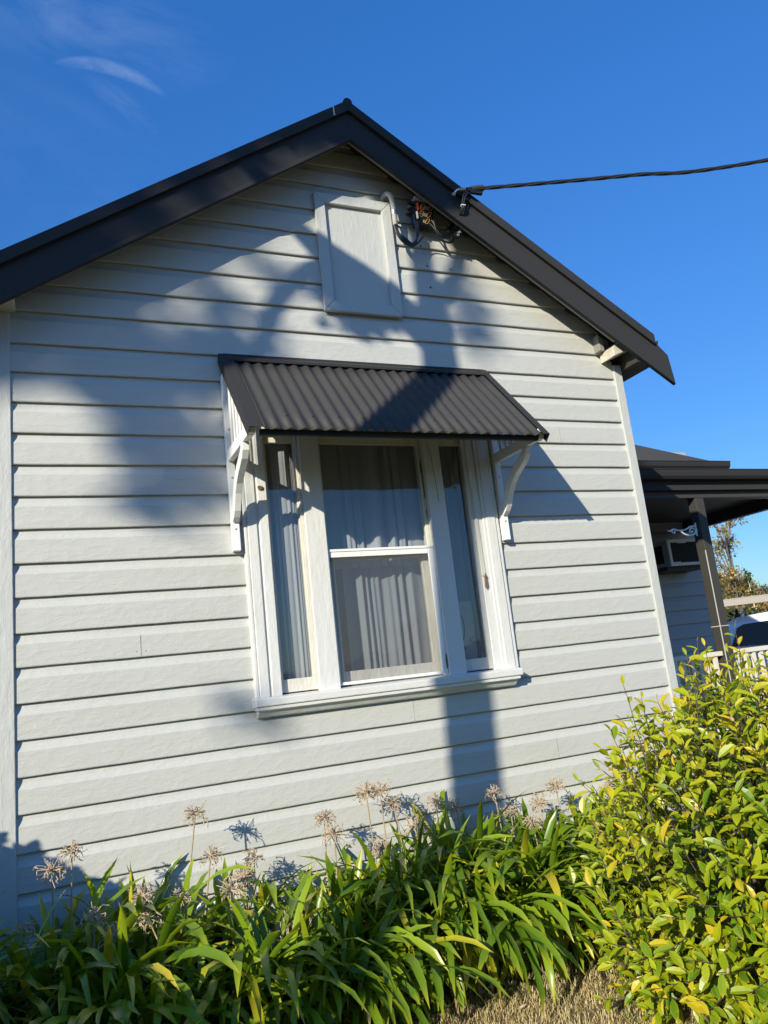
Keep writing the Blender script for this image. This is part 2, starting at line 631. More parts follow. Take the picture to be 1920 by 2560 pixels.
# ================================================================== ground and hills
mb = MB()
xs = [-3000, -400, -60, -12, -5, -1, 0, 1, 2, 3, 4, 5, 8, 14, 60, 400, 3000]
n0 = len(xs)
for y in xs:
    for x in xs:
        mb.vert((x, y, 0))
for j in range(n0 - 1):
    for i in range(n0 - 1):
        mb.f.append((j * n0 + i, j * n0 + i + 1, (j + 1) * n0 + i + 1, (j + 1) * n0 + i))
tag(mb.build('ground', GROUND), None, kind='structure')

mb = MB()                                   # garden bed along the wall
gx = np.linspace(-1.2, 4.2, 40)
gy = np.linspace(-0.60, 0.02, 9)
for j, y in enumerate(gy):
    for x in gx:
        e = 0.05 * math.sin(x * 5.1) if j == 0 else 0
        h = 0.004 if j == 0 else 0.02 + 0.03 * mnoise.noise(Vector((x * 4, y * 4, 0)))
        mb.vert((x, y + e, max(0.004, h)))
for j in range(8):
    for i in range(39):
        mb.f.append((j * 40 + i, j * 40 + i + 1, (j + 1) * 40 + i + 1, (j + 1) * 40 + i))
tag(mb.build('garden_bed', SOIL, smooth=True), None, kind='structure')

mb = MB()                                   # ring of low hills at the horizon
NA = 180
prof = []
for k in range(NA):
    a = 2 * PI * k / NA
    # direction measured from +x; the photographed hill lies at about 42 degrees
    d = math.degrees(a)
    h = 9 + 7 * mnoise.noise(Vector((math.cos(a) * 2, math.sin(a) * 2, 3))) + 3 * mnoise.noise(Vector((math.cos(a) * 9, math.sin(a) * 9, 1)))
    h += 33 * math.exp(-((d - 45) / 4.6) ** 2) + 8 * math.exp(-((d - 37) / 7) ** 2)
    prof.append((a, max(3, h)))
for rr, hf in ((480, 0.0), (540, 0.45), (590, 0.85), (625, 1.0), (760, 0.6)):
    for a, h in prof:
        mb.vert((rr * math.cos(a), rr * math.sin(a), h * hf - (0.5 if hf == 0 else 0)))
for r_ in range(4):
    for k in range(NA):
        k2 = (k + 1) % NA
        mb.f.append((r_ * NA + k, r_ * NA + k2, (r_ + 1) * NA + k2, (r_ + 1) * NA + k))
tag(mb.build('hills', HILL, smooth=True), None, kind='structure')


def leaf_card(mb, p, d, nrm, L, W, col, curl=0.15):
    """simple pointed leaf: 4 quads folded along the mid rib"""
    d = d.normalized()
    s = d.cross(nrm)
    s = s.normalized() if s.length > 1e-5 else d.orthogonal().normalized()
    nn = s.cross(d).normalized()
    st = ((0.0, 0.08), (0.3, 0.85), (0.6, 0.95), (0.85, 0.55), (1.0, 0.0))
    rows = []
    for t, w in st:
        c = p + d * (L * t) - nn * (curl * L * t * t)
        up = nn * (W * 0.22 * w)
        rows.append((mb.vert(c - s * (W * 0.5 * w) + up, (col, t, 1, 1)), mb.vert(c, (col, t, 0, 1)), mb.vert(c + s * (W * 0.5 * w) + up, (col, t, 1, 1))))
    for a, b in zip(rows[:-1], rows[1:]):
        mb.f.append((a[0], a[1], b[1], b[0]))
        mb.f.append((a[1], a[2], b[2], b[1]))


def tri_leaf(mb, p, size, col, rg):
    d = Vector((rg.gauss(0, 1), rg.gauss(0, 1), rg.gauss(0, 1))).normalized()
    s = d.orthogonal().normalized()
    s = Matrix.Rotation(rg.random() * 6.28, 3, d) @ s
    a = mb.vert(p - d * size * 0.5, (col, 0, 0.2, 1))
    b = mb.vert(p + s * size * 0.32, (col, 0.5, 0.2, 1))
    c = mb.vert(p + d * size * 0.5, (col, 0.7, 0.2, 1))
    e = mb.vert(p - s * size * 0.32, (col, 0.5, 0.2, 1))
    mb.f.append((a, b, c, e))


# far wood on the photographed hill: one mass
mb = MB()
rg = random.Random(3)
for k in range(5200):
    d = R(rg.uniform(34, 54))
    rr = rg.uniform(500, 632)
    h = 9 + 33 * math.exp(-((math.degrees(d) - 45) / 4.6) ** 2) + 8 * math.exp(-((math.degrees(d) - 37) / 7) ** 2)
    f = np.interp(rr, [480, 540, 590, 625, 640], [0, .45, .85, 1, 1])
    p = Vector((rr * math.cos(d), rr * math.sin(d), h * f + rg.uniform(0.3, 3.6) * (1 if rr < 600 else 1.25)))
    for q in range(5):
        tri_leaf(mb, p + Vector((rg.gauss(0, 1.2), rg.gauss(0, 1.2), rg.gauss(0, 0.7))), rg.uniform(1.0, 2.2), rg.random() ** 1.3, rg)
HILLLEAF = leafmat('hill_wood_leaf', (0.045, 0.055, 0.025), (0.10, 0.095, 0.045), (0.20, 0.13, 0.075), trans=0.15, rough=0.8)
tag(mb.build('hillside_wood', HILLLEAF, col=True), 'distant wooded hillside with brown and olive trees under the sky', 'wood', kind='stuff')

# ================================================================== the house
house = empty('weatherboard_house', (2.11, 0.3, 0), 'pale grey weatherboard cottage with dark gabled roof and white timber window', 'house')
W0, W1 = 0.0, 4.22
GX, GSL = 2.11, 0.657          # gable centre and roof slope
ZL = [5.385, 5.196, 5.016, 4.857, 4.662, 4.475, 4.301, 4.106, 3.921, 3.746, 3.549, 3.377, 3.2, 3.022, 2.841, 2.663, 2.482, 2.298, 2.118,
      1.932, 1.758, 1.578, 1.399, 1.218, 1.043, 0.86, 0.68, 0.50, 0.32, 0.14]


def boards(mb, zl, x0, x1, rake, opening, yface=0.0, sy=1, step=0.06, seed=0, amp=1.0):
    """rusticated weatherboards facing -y; rake(z) -> (xl, xr) limits; opening = (xa, xb, za, zb)"""
    def emit(xa, xb, zt, zb, top, bot, k):
        if xb - xa < 0.02:
            return
        h = zt - zb
        prof_ = [(zt + 0.016, 0.0200), (zt + 0.002, 0.0195), (zt - 0.012, 0.0175), (zt - 0.028, 0.0140), (zt - 0.042, 0.0080), (zt - 0.052, 0.003), (zt - 0.058, 0.0), (zb + 0.06, -0.0006),
                 (zb + 0.005, -0.0012), (zb + 0.0008, 0.0006), (zb, 0.003), (zb, 0.0135), (zb + 0.016, 0.0140)]
        prof_ = [(z, y) for z, y in prof_ if top >= z - 1e-6 and bot <= z + 1e-6] if (top < zt or bot > zb) else prof_
        if len(prof_) < 2:
            return
        if top < zt:
            prof_ = [(top, prof_[0][1])] + prof_
        if bot > zb:
            prof_ = prof_ + [(bot, prof_[-1][1])]
        nx = max(2, int((xb - xa) / step) + 1)
        rows = []
        for z, y in prof_:
            la, lb = rake(z)
            ra, rb = max(xa, la), min(xb, lb)
            if rb < ra:
                rb = ra = (ra + rb) / 2
            row = []
            for i in range(nx):
                x = ra + (rb - ra) * i / (nx - 1)
                wz = 0.0022 * amp * mnoise.noise(Vector((x * 1.7, k * 7.3 + seed, 0))) + 0.0012 * amp * mnoise.noise(Vector((x * 9, k * 3.1, 5 + seed)))
                wy = 0.0016 * amp * mnoise.noise(Vector((x * 2.2, k * 5.7 + seed, 9)))
                row.append(mb.vert((x, yface + sy * y + wy, z + wz)))
            rows.append(row)
        for a, b in zip(rows[:-1], rows[1:]):
            for i in range(nx - 1):
                mb.f.append((a[i], b[i], b[i + 1], a[i + 1]))
    for k in range(len(zl) - 1):
        zt, zb = zl[k], zl[k + 1]
        if opening:
            xa, xb, za, zc = opening
            if zb >= zc or zt <= za:
                emit(x0, x1, zt, zb, zt, zb, k)
            else:
                emit(x0, xa, zt, zb, zt, zb, k)
                emit(xb, x1, zt, zb, zt, zb, k)
                if zt > zc + 0.02:
                    emit(xa, xb, zt, zb, zt, zc, k + 0.0)
                if zb < za - 0.02:
                    emit(xa, xb, zt, zb, za, zb, k + 0.0)
        else:
            emit(x0, x1, zt, zb, zt, zb, k)


def rake(z):
    # underside of the roof at the wall
    zz = 5.33 - z
    return (GX - zz / GSL, GX + zz / GSL)


mb = MB()
boards(mb, ZL, W0, W1, rake, (1.27, 2.95, 1.40, 3.42))
o = mb.build('wall', WALL, house)
# nail holes and a paint chip right of the gable hatch
for x, z in ((2.668, 4.485), (2.70, 4.33), (2.705, 4.165)):
    MB().ball((x, -0.001, z), 0.008, 8, 6, (1, 0.4, 1)).build('nail_hole', NAIL, o)
mb = MB()
mb.box(2.87, 2.915, -0.008, 0.004, 4.322, 4.334)
mb.build('splinter', WALL, o, bevel=0.002)

for x, k in ((0.62, 19), (3.62, 12), (2.2, 22), (3.2, 24)):
    zt_, zb_ = ZL[k], ZL[k + 1]
    MB().box(x, x + 0.0025, -0.0022, 0.004, zb_ + 0.004, zt_ - 0.058).build('board_joint', JOINT, o)
    for dx in (-0.022, 0.026):
        MB().ball((x + dx, -0.0008, zb_ + 0.03), 0.0045, 8, 5, (1, 0.35, 1)).build('nail_head', JOINT, o)

# corner boards
mb = MB()
mb.box(-0.095, W0, -0.012, 0.06, 0.1, 3.80)
mb.build('corner_board', WALLV, house, bevel=0.004)
mb = MB()
mb.box(W1, W1 + 0.075, -0.012, 0.06, 0.1, 3.66)
mb.build('corner_board', WALLV, house, bevel=0.004)
# side walls (return along the depth of the house)
for x, sx in ((W1 + 0.06, 1), (-0.08, -1)):
    mb = MB()
    zl = [3.7 - 0.18 * i for i in range(21)]
    for k in range(20):
        zt, zb = zl[k], zl[k + 1]
        pr = [(zt, -0.016), (zt - 0.03, -0.013), (zt - 0.058, 0), (zb, 0.001), (zb, -0.0165)]
        ids = [(mb.vert((x + sx * y, 0.06, z)), mb.vert((x + sx * y, 3.46 if sx > 0 else 8.0, z))) for z, y in pr]
        for a, b in zip(ids[:-1], ids[1:]):
            mb.f.append((a[0], a[1], b[1], b[0]))
    mb.build('side_wall', WALL, house)

# barge boards: face, bottom bead, top flashing
YB = -0.22


def rake_pt(x, dz):
    """point on the lower barge line (y = YB) raised by dz"""
    return 5.078 - GSL * abs(x - GX) + dz


def rake_strip(mb, side, xa, xb, z0, z1, ya, yb):
    """prism along one slope between dz z0 and z1, plumb cut"""
    poly = [(xa, rake_pt(xa, z0)), (xb, rake_pt(xb, z0)), (xb, rake_pt(xb, z1)), (xa, rake_pt(xa, z1))]
    mb.prism(poly, 'y', ya, yb)


for side in (-1, 1):
    mb = MB()
    if side > 0:
        xe = 4.45
        poly = [(GX, rake_pt(GX, 0)), (GX, rake_pt(GX, 0.265)), (xe, rake_pt(xe, 0.265)), (4.46, 3.792), (4.499, 3.78), (4.517, 3.794), (4.507, 3.751), (4.548, 3.712),
                (4.586, 3.673), (4.609, 3.477), (4.61, 3.436), (4.602, 3.44)]
        mb.prism(poly, 'y', YB, YB + 0.025)
    else:
        xe = -0.5
        poly = [(GX, rake_pt(GX, 0)), (xe, rake_pt(xe, 0)), (xe, rake_pt(xe, 0.265)), (GX, rake_pt(GX, 0.265))]
        mb.prism(poly, 'y', YB, YB + 0.025)
    bo = mb.build('barge_board', DARK, house, bevel=0.002)
    xe = 4.598 if side > 0 else -0.5
    mb = MB()
    rake_strip(mb, side, GX, xe, -0.004, 0.028, YB - 0.012, YB - 0.0005)
    mb.build('bead', DARK, bo, bevel=0.005)
    xe = 4.462 if side > 0 else -0.5
    mb = MB()
    rake_strip(mb, side, GX, xe, 0.215, 0.292, YB - 0.026, YB - 0.003)
    rake_strip(mb, side, GX, xe, 0.288, 0.296, YB - 0.0245, 0.05)
    mb.build('flashing', DARK, bo, bevel=0.003)
    mb = MB()                       # pale packing strip under the barge, seen against the lining
    rake_strip(mb, side, GX, 4.12 if side > 0 else 0.06, 0.012, 0.06, YB + 0.027, YB + 0.05)
    mb.build('packing_strip', STRIP_BLOCKSHADE, house)
# ridge cap knob and soldered joint
mb = MB()
mb.tube([(GX, YB - 0.028, 5.356), (GX, 8.0, 5.356)], 0.032, 10)
mb.build('ridge_cap', DARK, house, smooth=False)
mb = MB()
mb.box(1.995, 2.003, YB - 0.029, YB - 0.025, rake_pt(2.0, 0.222), rake_pt(2.0, 0.290))
mb.ball((1.999, YB - 0.03, rake_pt(2.0, 0.226)), 0.008, 6, 5)
mb.build('flashing_joint', PALE, house)

# roof: corrugated slopes seen only at the edge, with dark lining underneath
for side in (-1, 1):
    mb = MB()
    xe = 4.47 if side > 0 else -0.4
    nsl = int(8.2 / 0.019)
    for i in range(nsl + 1):
        y = -0.19 + i * 0.019
        dz = 0.0085 * math.cos(2 * PI * i / 4)
        mb.vert((GX, y, rake_pt(GX, 0.258) + dz))
        mb.vert((xe, y, rake_pt(xe, 0.258) + dz))
    for i in range(nsl):
        mb.f.append((2 * i, 2 * i + 1, 2 * i + 3, 2 * i + 2))
    mb.build('roof', DARKSHEET, house, smooth=True)
    mb = MB()
    xe = 4.43 if side > 0 else -0.35
    rake_strip(mb, side, GX, xe, 0.18, 0.20, YB + 0.05, 8.0)
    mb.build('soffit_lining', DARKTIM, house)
# rafter / purlin ends under the eaves
mb = MB()
mb.prism([(4.115, 3.665), (4.295, 3.735), (4.295, 3.79), (4.20, 3.80), (4.115, 3.74)], 'y', -0.16, 0.0)
mb.build('purlin_end', CREAMBEAM, house, bevel=0.006)
mb = MB()
mb.prism([(4.07, 3.745), (4.113, 3.745), (4.113, 3.85), (4.07, 3.875)], 'y', -0.07, -0.0)
mb.build('purlin_block', STRIP_BLOCKSHADE, house, bevel=0.004)  # darker colour paints in the shade on this block
mb = MB()
mb.box(-0.17, 0.03, -0.16, 0.0, 3.72, 3.785)
mb.build('purlin_end', CREAMBEAM, house, bevel=0.012)
mb = MB()                       # eave lining right: closed box below the rafters
mb.prism([(4.296, 3.615), (4.50, 3.62), (4.50, 3.70), (4.296, 3.80)], 'y', -0.19, 3.3)
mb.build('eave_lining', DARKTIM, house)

# ------------------------------------------------------------------ gable hatch
hatch = MB()
hx0, hx1, hz0, hz1 = 1.877, 2.447, 3.90, 4.778
fw = 0.073
hatch.box(hx0 + 0.01, hx1 - 0.01, -0.004, 0.03, hz0 + 0.01, hz1 - 0.01)
hb = hatch.build('gable_hatch', WALLV, house)
for poly in ([(hx0, hz1), (hx1, hz1), (hx1 - fw, hz1 - fw), (hx0 + fw, hz1 - fw)], [(hx0, hz0), (hx0 + fw, hz0 + fw + 0.005), (hx1 - fw, hz0 + fw + 0.005), (hx1, hz0)],
             [(hx0, hz0 + 0.0015), (hx0, hz1 - 0.0015), (hx0 + fw, hz1 - fw - 0.0015), (hx0 + fw, hz0 + fw + 0.0065)], [(hx1, hz0 + 0.0015), (hx1 - fw, hz0 + fw + 0.0065), (hx1 - fw, hz1 - fw - 0.0015), (hx1, hz1 - 0.0015)]):
    MB().prism(poly, 'y', -0.032, -0.003).build('frame_board', WALLV, hb, bevel=0.004)

# ------------------------------------------------------------------ window
win = MB()
YF = -0.03
win.box(1.268, 1.326, YF + 0.012, 0.10, 1.465, 3.42)      # left groove backing
wf = win.build('window', TRIM, house)
WORLD_OFF[wf.name] = WORLD_OFF[house.name]


def wpart(name, mat, x0, x1, y0, y1, z0, z1, bv=0.003):
    return boxo(name, mat, wf, x0, x1, y0, y1, z0, z1, bv)


wpart('casing', TRIM, 1.252, 1.309, YF, 0.02, 1.463, 3.40, 0.004)
wpart('casing', TRIM, 2.884, 2.953, YF, 0.02, 1.463, 3.40, 0.004)
wpart('outer_moulding', TRIM, 1.226, 1.2515, YF + 0.008, 0.02, 1.463, 3.40, 0.008)
wpart('outer_moulding', TRIM, 2.9535, 2.984, YF + 0.008, 0.02, 1.463, 3.40, 0.008)
wpart('jamb', TRIM, 1.325, 1.382, YF + 0.002, 0.10, 1.463, 3.40, 0.004)
wpart('jamb', TRIM, 2.797, 2.862, YF + 0.016, 0.10, 1.463, 3.40, 0.010)
wpart('mullion', TRIM, 1.607, 1.735, YF - 0.004, 0.11, 1.463, 3.40, 0.004)
wpart('mullion', TRIM, 2.466, 2.588, YF - 0.004, 0.11, 1.463, 3.40, 0.004)
wpart('head', TRIM, 1.228, 2.982, YF + 0.001, 0.09, 3.05, 3.39, 0.004)
boxo('groove_backing', TRIM, wf, 2.86, 2.952, YF + 0.006, 0.10, 1.465, 3.42)
# sill and its apron moulding
sl = MB()
sl.prism([(-0.088, 1.418), (0.10, 1.40), (0.10, 1.475), (-0.02, 1.468), (-0.088, 1.461)], 'x', 1.21, 2.968)
sl.build('sill', TRIMH, wf, bevel=0.006)
sl = MB()
sl.prism([(-0.072, 1.396), (-0.06, 1.392), (-0.035, 1.362), (-0.003, 1.352), (-0.003, 1.416), (-0.072, 1.416)], 'x', 1.228, 2.935)
sl.build('apron_moulding', TRIMH, wf, bevel=0.003)
wpart('apron_moulding', TRIMH, 1.218, 2.948, -0.078, -0.003, 1.397, 1.4165, 0.003)


def pane(name, x0, x1, y, z0, z1):
    m = MB()
    m.quad((x0, y, z0), (x1, y, z0), (x1, y, z1), (x0, y, z1))
    return m.build(name, GLASS, wf)


def sash(x0, x1, z0, z1, y, st, bot, mat=WORN):
    s = MB()
    s.box(x0, x0 + st, y, y + 0.03, z0, z1)
    s.box(x1 - st, x1, y, y + 0.03, z0, z1)
    s.box(x0 + st, x1 - st, y + 0.001, y + 0.029, z0, z0 + bot)
    s.box(x0 + st, x1 - st, y + 0.001, y + 0.029, z1 - 0.05, z1)
    r = s.build('sash', mat, wf, bevel=0.003)
    pane('pane', x0 + st - 0.002, x1 - st + 0.002, y + 0.012, z0 + bot - 0.002, z1 - 0.048)
    return r


sash(1.383, 1.606, 1.478, 3.04, 0.012, 0.022, 0.075)        # left side light
sash(2.589, 2.796, 1.478, 3.04, 0.012, 0.024, 0.075)        # right side light
wpart('stop_bead', WORN, 1.588, 1.6065, -0.012, 0.011, 1.478, 3.04, 0.002)
wpart('stop_bead', WORN, 2.768, 2.7965, -0.012, 0.011, 1.478, 3.04, 0.002)
sash(1.737, 2.464, 2.262, 3.04, 0.016, 0.022, 0.022)       # upper sash
sash(1.737, 2.464, 1.478, 2.29, 0.05, 0.062, 0.082)        # lower sash, behind the screen
# fly screen on the lower half
s = MB()
s.box(1.7365, 1.748, -0.012, 0.004, 1.482, 2.284)
s.box(2.426, 2.4655, -0.012, 0.004, 1.482, 2.284)
s.box(1.748, 2.426, -0.011, 0.003, 1.482, 1.499)
s.box(1.7365, 2.4655, -0.016, 0.004, 2.2845, 2.301)
s.box(1.748, 2.426, -0.011, 0.003, 2.250, 2.284)
fs = s.build('fly_screen', WHITE, wf, bevel=0.003)
s = MB()
s.quad((1.748, -0.004, 1.499), (2.426, -0.004, 1.499), (2.426, -0.004, 2.25), (1.748, -0.004, 2.25))
s.build('screen_mesh', SCREEN, fs)
# old latch fittings and flaking strip
s = MB()
s.ball((1.345, YF - 0.004, 2.69), 0.016, 7, 5, (1.2, 0.5, 0.9))
s.ball((1.333, YF - 0.008, 2.695), 0.008, 6, 5)
s.build('screw_stub', RUST, wf)
s = MB()
s.prism([(2.800, 2.08), (2.826, 2.08), (2.820, 2.66), (2.806, 2.68)], 'y', YF + 0.008, YF + 0.0165)
s.build('blind_track', WORN, wf, bevel=0.002)
s = MB()
s.prism([(2.818, 2.10), (2.828, 2.09), (2.834, 2.01), (2.822, 1.99), (2.812, 2.01)], 'y', YF + 0.006, YF + 0.016)
s.ball((2.822, YF + 0.004, 2.075), 0.008, 6, 5)
s.build('track_catch', RUST, wf)
# flaking chips of bare timber beside the mullion
for x, z, w, h in ((2.455, 2.84, 0.010, 0.05), (2.459, 2.76, 0.009, 0.09), (2.459, 2.66, 0.007, 0.05), (2.463, 2.52, 0.006, 0.03), (2.457, 1.56, 0.013, 0.05)):
    s = MB()
    s.prism([(x, z - h), (x + w, z - h * 0.6), (x + w * 0.8, z + h * 0.5), (x + w * 0.3, z + h), (x - w * 0.2, z + h * 0.1)], 'y', -0.0185 if z < 2 else 0.009, 0.013)
    s.build('bare_timber_chip', RUST, wf)
s = MB()
ck = [(2.50, 2.99), (2.512, 2.94), (2.521, 2.90), (2.524, 2.82), (2.531, 2.74), (2.534, 2.64), (2.538, 2.58)]
for a, b in zip(ck[:-1], ck[1:]):
    s.prism([(a[0] - 0.0015, a[1]), (b[0] - 0.001, b[1]), (b[0] + 0.001, b[1]), (a[0] + 0.002, a[1])], 'y', YF - 0.0048, YF - 0.003)
s.build('paint_crack', NAIL, wf)

# dark room behind the window
s = MB()
x0, x1, y0, y1, z0, z1 = 0.4, 3.9, 0.13, 3.2, 0.5, 3.6
for q in (((x0, y1, z0), (x1, y1, z0), (x1, y1, z1), (x0, y1, z1)), ((x0, y0, z0), (x0, y1, z0), (x0, y1, z1), (x0, y0, z1)),
          ((x1, y0, z0), (x1, y1, z0), (x1, y1, z1), (x1, y0, z1)), ((x0, y0, z0), (x1, y0, z0), (x1, y1, z0), (x0, y1, z0)),
          ((x0, y0, z1), (x1, y0, z1), (x1, y1, z1), (x0, y1, z1)),
          ((x0, y0, z0), (1.30, y0, z0), (1.30, y0, z1), (x0, y0, z1)), ((2.9, y0, z0), (x1, y0, z0), (x1, y0, z1), (2.9, y0, z1)),
          ((1.30, y0, z0), (2.9, y0, z0), (2.9, y0, 1.44), (1.30, y0, 1.44)), ((1.30, y0, 3.2), (2.9, y0, 3.2), (2.9, y0, z1), (1.30, y0, z1))):
    s.quad(*q)
s.build('room_lining', ROOM, house)


# curtains
def curtain(name, x0, x1, y, z0, z1, folds, seed, label, lean=0.0, amp=0.030):
    m = MB()
    nx, nz = int(folds * 14), 18
    rg_ = random.Random(seed)
    ph = [rg_.uniform(0, 6.28) for _ in range(4)]
    for j in range(nz + 1):
        tz = j / nz
        z = z1 + (z0 - z1) * tz
        for i in range(nx + 1):
            t = i / nx
            u = t + 0.055 * math.sin(5 * t * PI + ph[0]) + 0.03 * math.sin(11 * t + ph[1])
            a = 2 * PI * folds * u
            am = amp * (0.55 + 0.45 * math.sin(3.1 * t * PI + ph[2]))
            yy = y + am * math.sin(a) + 0.008 * math.sin(2.3 * a + ph[3]) + 0.004 * math.sin(3 * tz + i * 0.3)
            m.vert((x0 + (x1 - x0) * t + lean * tz + 0.004 * math.cos(a), yy, z))
    for j in range(nz):
        for i in range(nx):
            k = j * (nx + 1) + i
            m.f.append((k, k + 1, k + nx + 2, k + nx + 1))
    o_ = m.build(name, CURTAIN, None, smooth=True)
    return tag(o_, label, 'curtain', 'sheer curtains in the window')


curtain('curtain', 1.74, 2.54, 0.13, 2.2, 3.1, 7.5, 4, 'sheer white curtain folds behind the upper centre pane of the window')
curtain('curtain', 1.90, 2.53, 0.17, 1.42, 2.22, 7.5, 9, 'grey pleated curtain behind the lower centre pane with the fly screen', lean=0.0)
curtain('curtain', 1.33, 1.66, 0.065, 1.42, 3.1, 4.2, 14, 'narrow sheer curtain in the left side light of the window', amp=0.011)
curtain('curtain', 2.53, 2.86, 0.105, 1.42, 3.1, 3.8, 23, 'narrow sheer curtain in the right side light of the window', amp=0.014)

sgn = empty('paper_sign', (2.68, 0.085, 1.55), 'faded paper notice with a pale purple loop leaning inside the right side light', 'notice')
s = MB()
s.box(2.615, 2.745, 0.078, 0.082, 1.555, 1.93)
s.build('sheet', simple('faded_paper', (0.50, 0.46, 0.48), 0.8, var=0.06), sgn)
s = MB()
s.tube(smooth_pts([(2.645, 0.0765, 1.70), (2.632, 0.0765, 1.76), (2.640, 0.0765, 1.83), (2.660, 0.0765, 1.83), (2.668, 0.0765, 1.76), (2.655, 0.0765, 1.69), (2.645, 0.0765, 1.70)]), 0.004, 6)
s.tube(smooth_pts([(2.652, 0.0765, 1.69), (2.640, 0.0765, 1.65), (2.660, 0.0765, 1.62)]), 0.004, 6)
s.build('purple_loop', simple('pale_purple_ink', (0.30, 0.18, 0.36), 0.8), sgn)
s = MB()
for a_, b_ in (((2.690, 1.655), (2.702, 1.695)), ((2.702, 1.695), (2.714, 1.655)), ((2.695, 1.670), (2.709, 1.670))):
    s.tube([(a_[0], 0.0765, a_[1]), (b_[0], 0.0765, b_[1])], 0.0028, 5)
s.tube(smooth_pts([(2.738, 0.0765, 1.690), (2.724, 0.0765, 1.693), (2.720, 0.0765, 1.675), (2.724, 0.0765, 1.658), (2.738, 0.0765, 1.661)]), 0.0028, 5)
s.build('faded_letters', GREYPL, sgn)

# ------------------------------------------------------------------ awning over the window
awn = MB()
AX0, AX1 = 1.151, 3.050
ya, za = -0.052, 3.4935
yb, zb = -0.620, 2.866
dirv = Vector((0, yb - ya, zb - za))
LEN = dirv.length
dirv.normalize()
nv = Vector((0, -dirv.z, dirv.y))
if nv.z < 0:
    nv = -nv
cx0, cx1 = 1.235, 3.028
NC = int((cx1 - cx0) / 0.0762 * 10)
for i in range(NC + 1):
    x = cx0 + (cx1 - cx0) * i / NC
    dz = 0.0075 * math.cos(2 * PI * (x - cx0) / 0.0762)
    for t in (0.0, 0.25, 0.5, 0.75, 1.0):
        p = Vector((0, ya, za)) + dirv * (LEN * t) + nv * dz
        awn.vert((x, p.y, p.z))
for i in range(NC):
    for j in range(4):
        awn.f.append((i * 5 + j, i * 5 + j + 1, (i + 1) * 5 + j + 1, (i + 1) * 5 + j))
ao = awn.build('window_awning', DARKSHEET, house, smooth=True)
sol = ao.modifiers.new('thickness', 'SOLIDIFY')
sol.thickness = 0.0012


def on_awn(x, t, h):
    p = Vector((x, ya, za)) + dirv * (LEN * t) + nv * h
    return p


def slab(mb, x0, x1, t0, t1, h0, h1):
    n = len(mb.v)
    for x in (x0, x1):
        for t in (t0, t1):
            for h in (h0, h1):
                mb.vert(on_awn(x, t, h))
    for f in ((0, 1, 3, 2), (4, 6, 7, 5), (0, 4, 5, 1), (2, 3, 7, 6), (0, 2, 6, 4), (1, 5, 7, 3)):
        mb.f.append(tuple(n + i for i in f))


# side flashings: folded capping with a turned-down edge
s = MB()
slab(s, AX0, AX0 + 0.078, -0.07, 1.012, 0.0115, 0.0140)
slab(s, AX0 - 0.0012, AX0 + 0.001, -0.07, 1.012, -0.048, 0.0138)
s.build('side_flashing', DARK, ao, bevel=0.001)
s = MB()
slab(s, AX1 - 0.048, AX1, -0.07, 1.012, 0.0115, 0.0140)
slab(s, AX1 - 0.001, AX1 + 0.0012, -0.07, 1.012, -0.048, 0.0138)
s.build('side_flashing', DARK, ao, bevel=0.001)
s = MB()                            # apron flashing at the wall
s.prism([(-0.018, 3.552), (-0.003, 3.552), (-0.003, 3.54), (-0.076, 3.497), (-0.079, 3.480), (-0.0815, 3.481), (-0.079, 3.5005), (-0.018, 3.537)], 'x', AX0 + 0.03, AX1 - 0.012)
s.build('wall_flashing', DARK, ao, bevel=0.001)
s = MB()                            # front batten
s.box(1.222, 3.0, -0.580, -0.555, 2.842, 2.876)
s.build('front_batten', DARK, ao, bevel=0.002)
x = cx0 + 0.0762 * 2
while x < cx1 - 0.05:
    MB().ball(on_awn(x, 0.845, 0.011), 0.0055, 6, 4).build('roofing_screw', NAIL, ao)
    x += 0.0762 * 2
for t in (0.02, 0.25, 0.62):
    MB().ball((AX0 - 0.002, *on_awn(0, t, -0.02)[1:]), 0.004, 6, 4).build('side_screw', NAIL, ao)

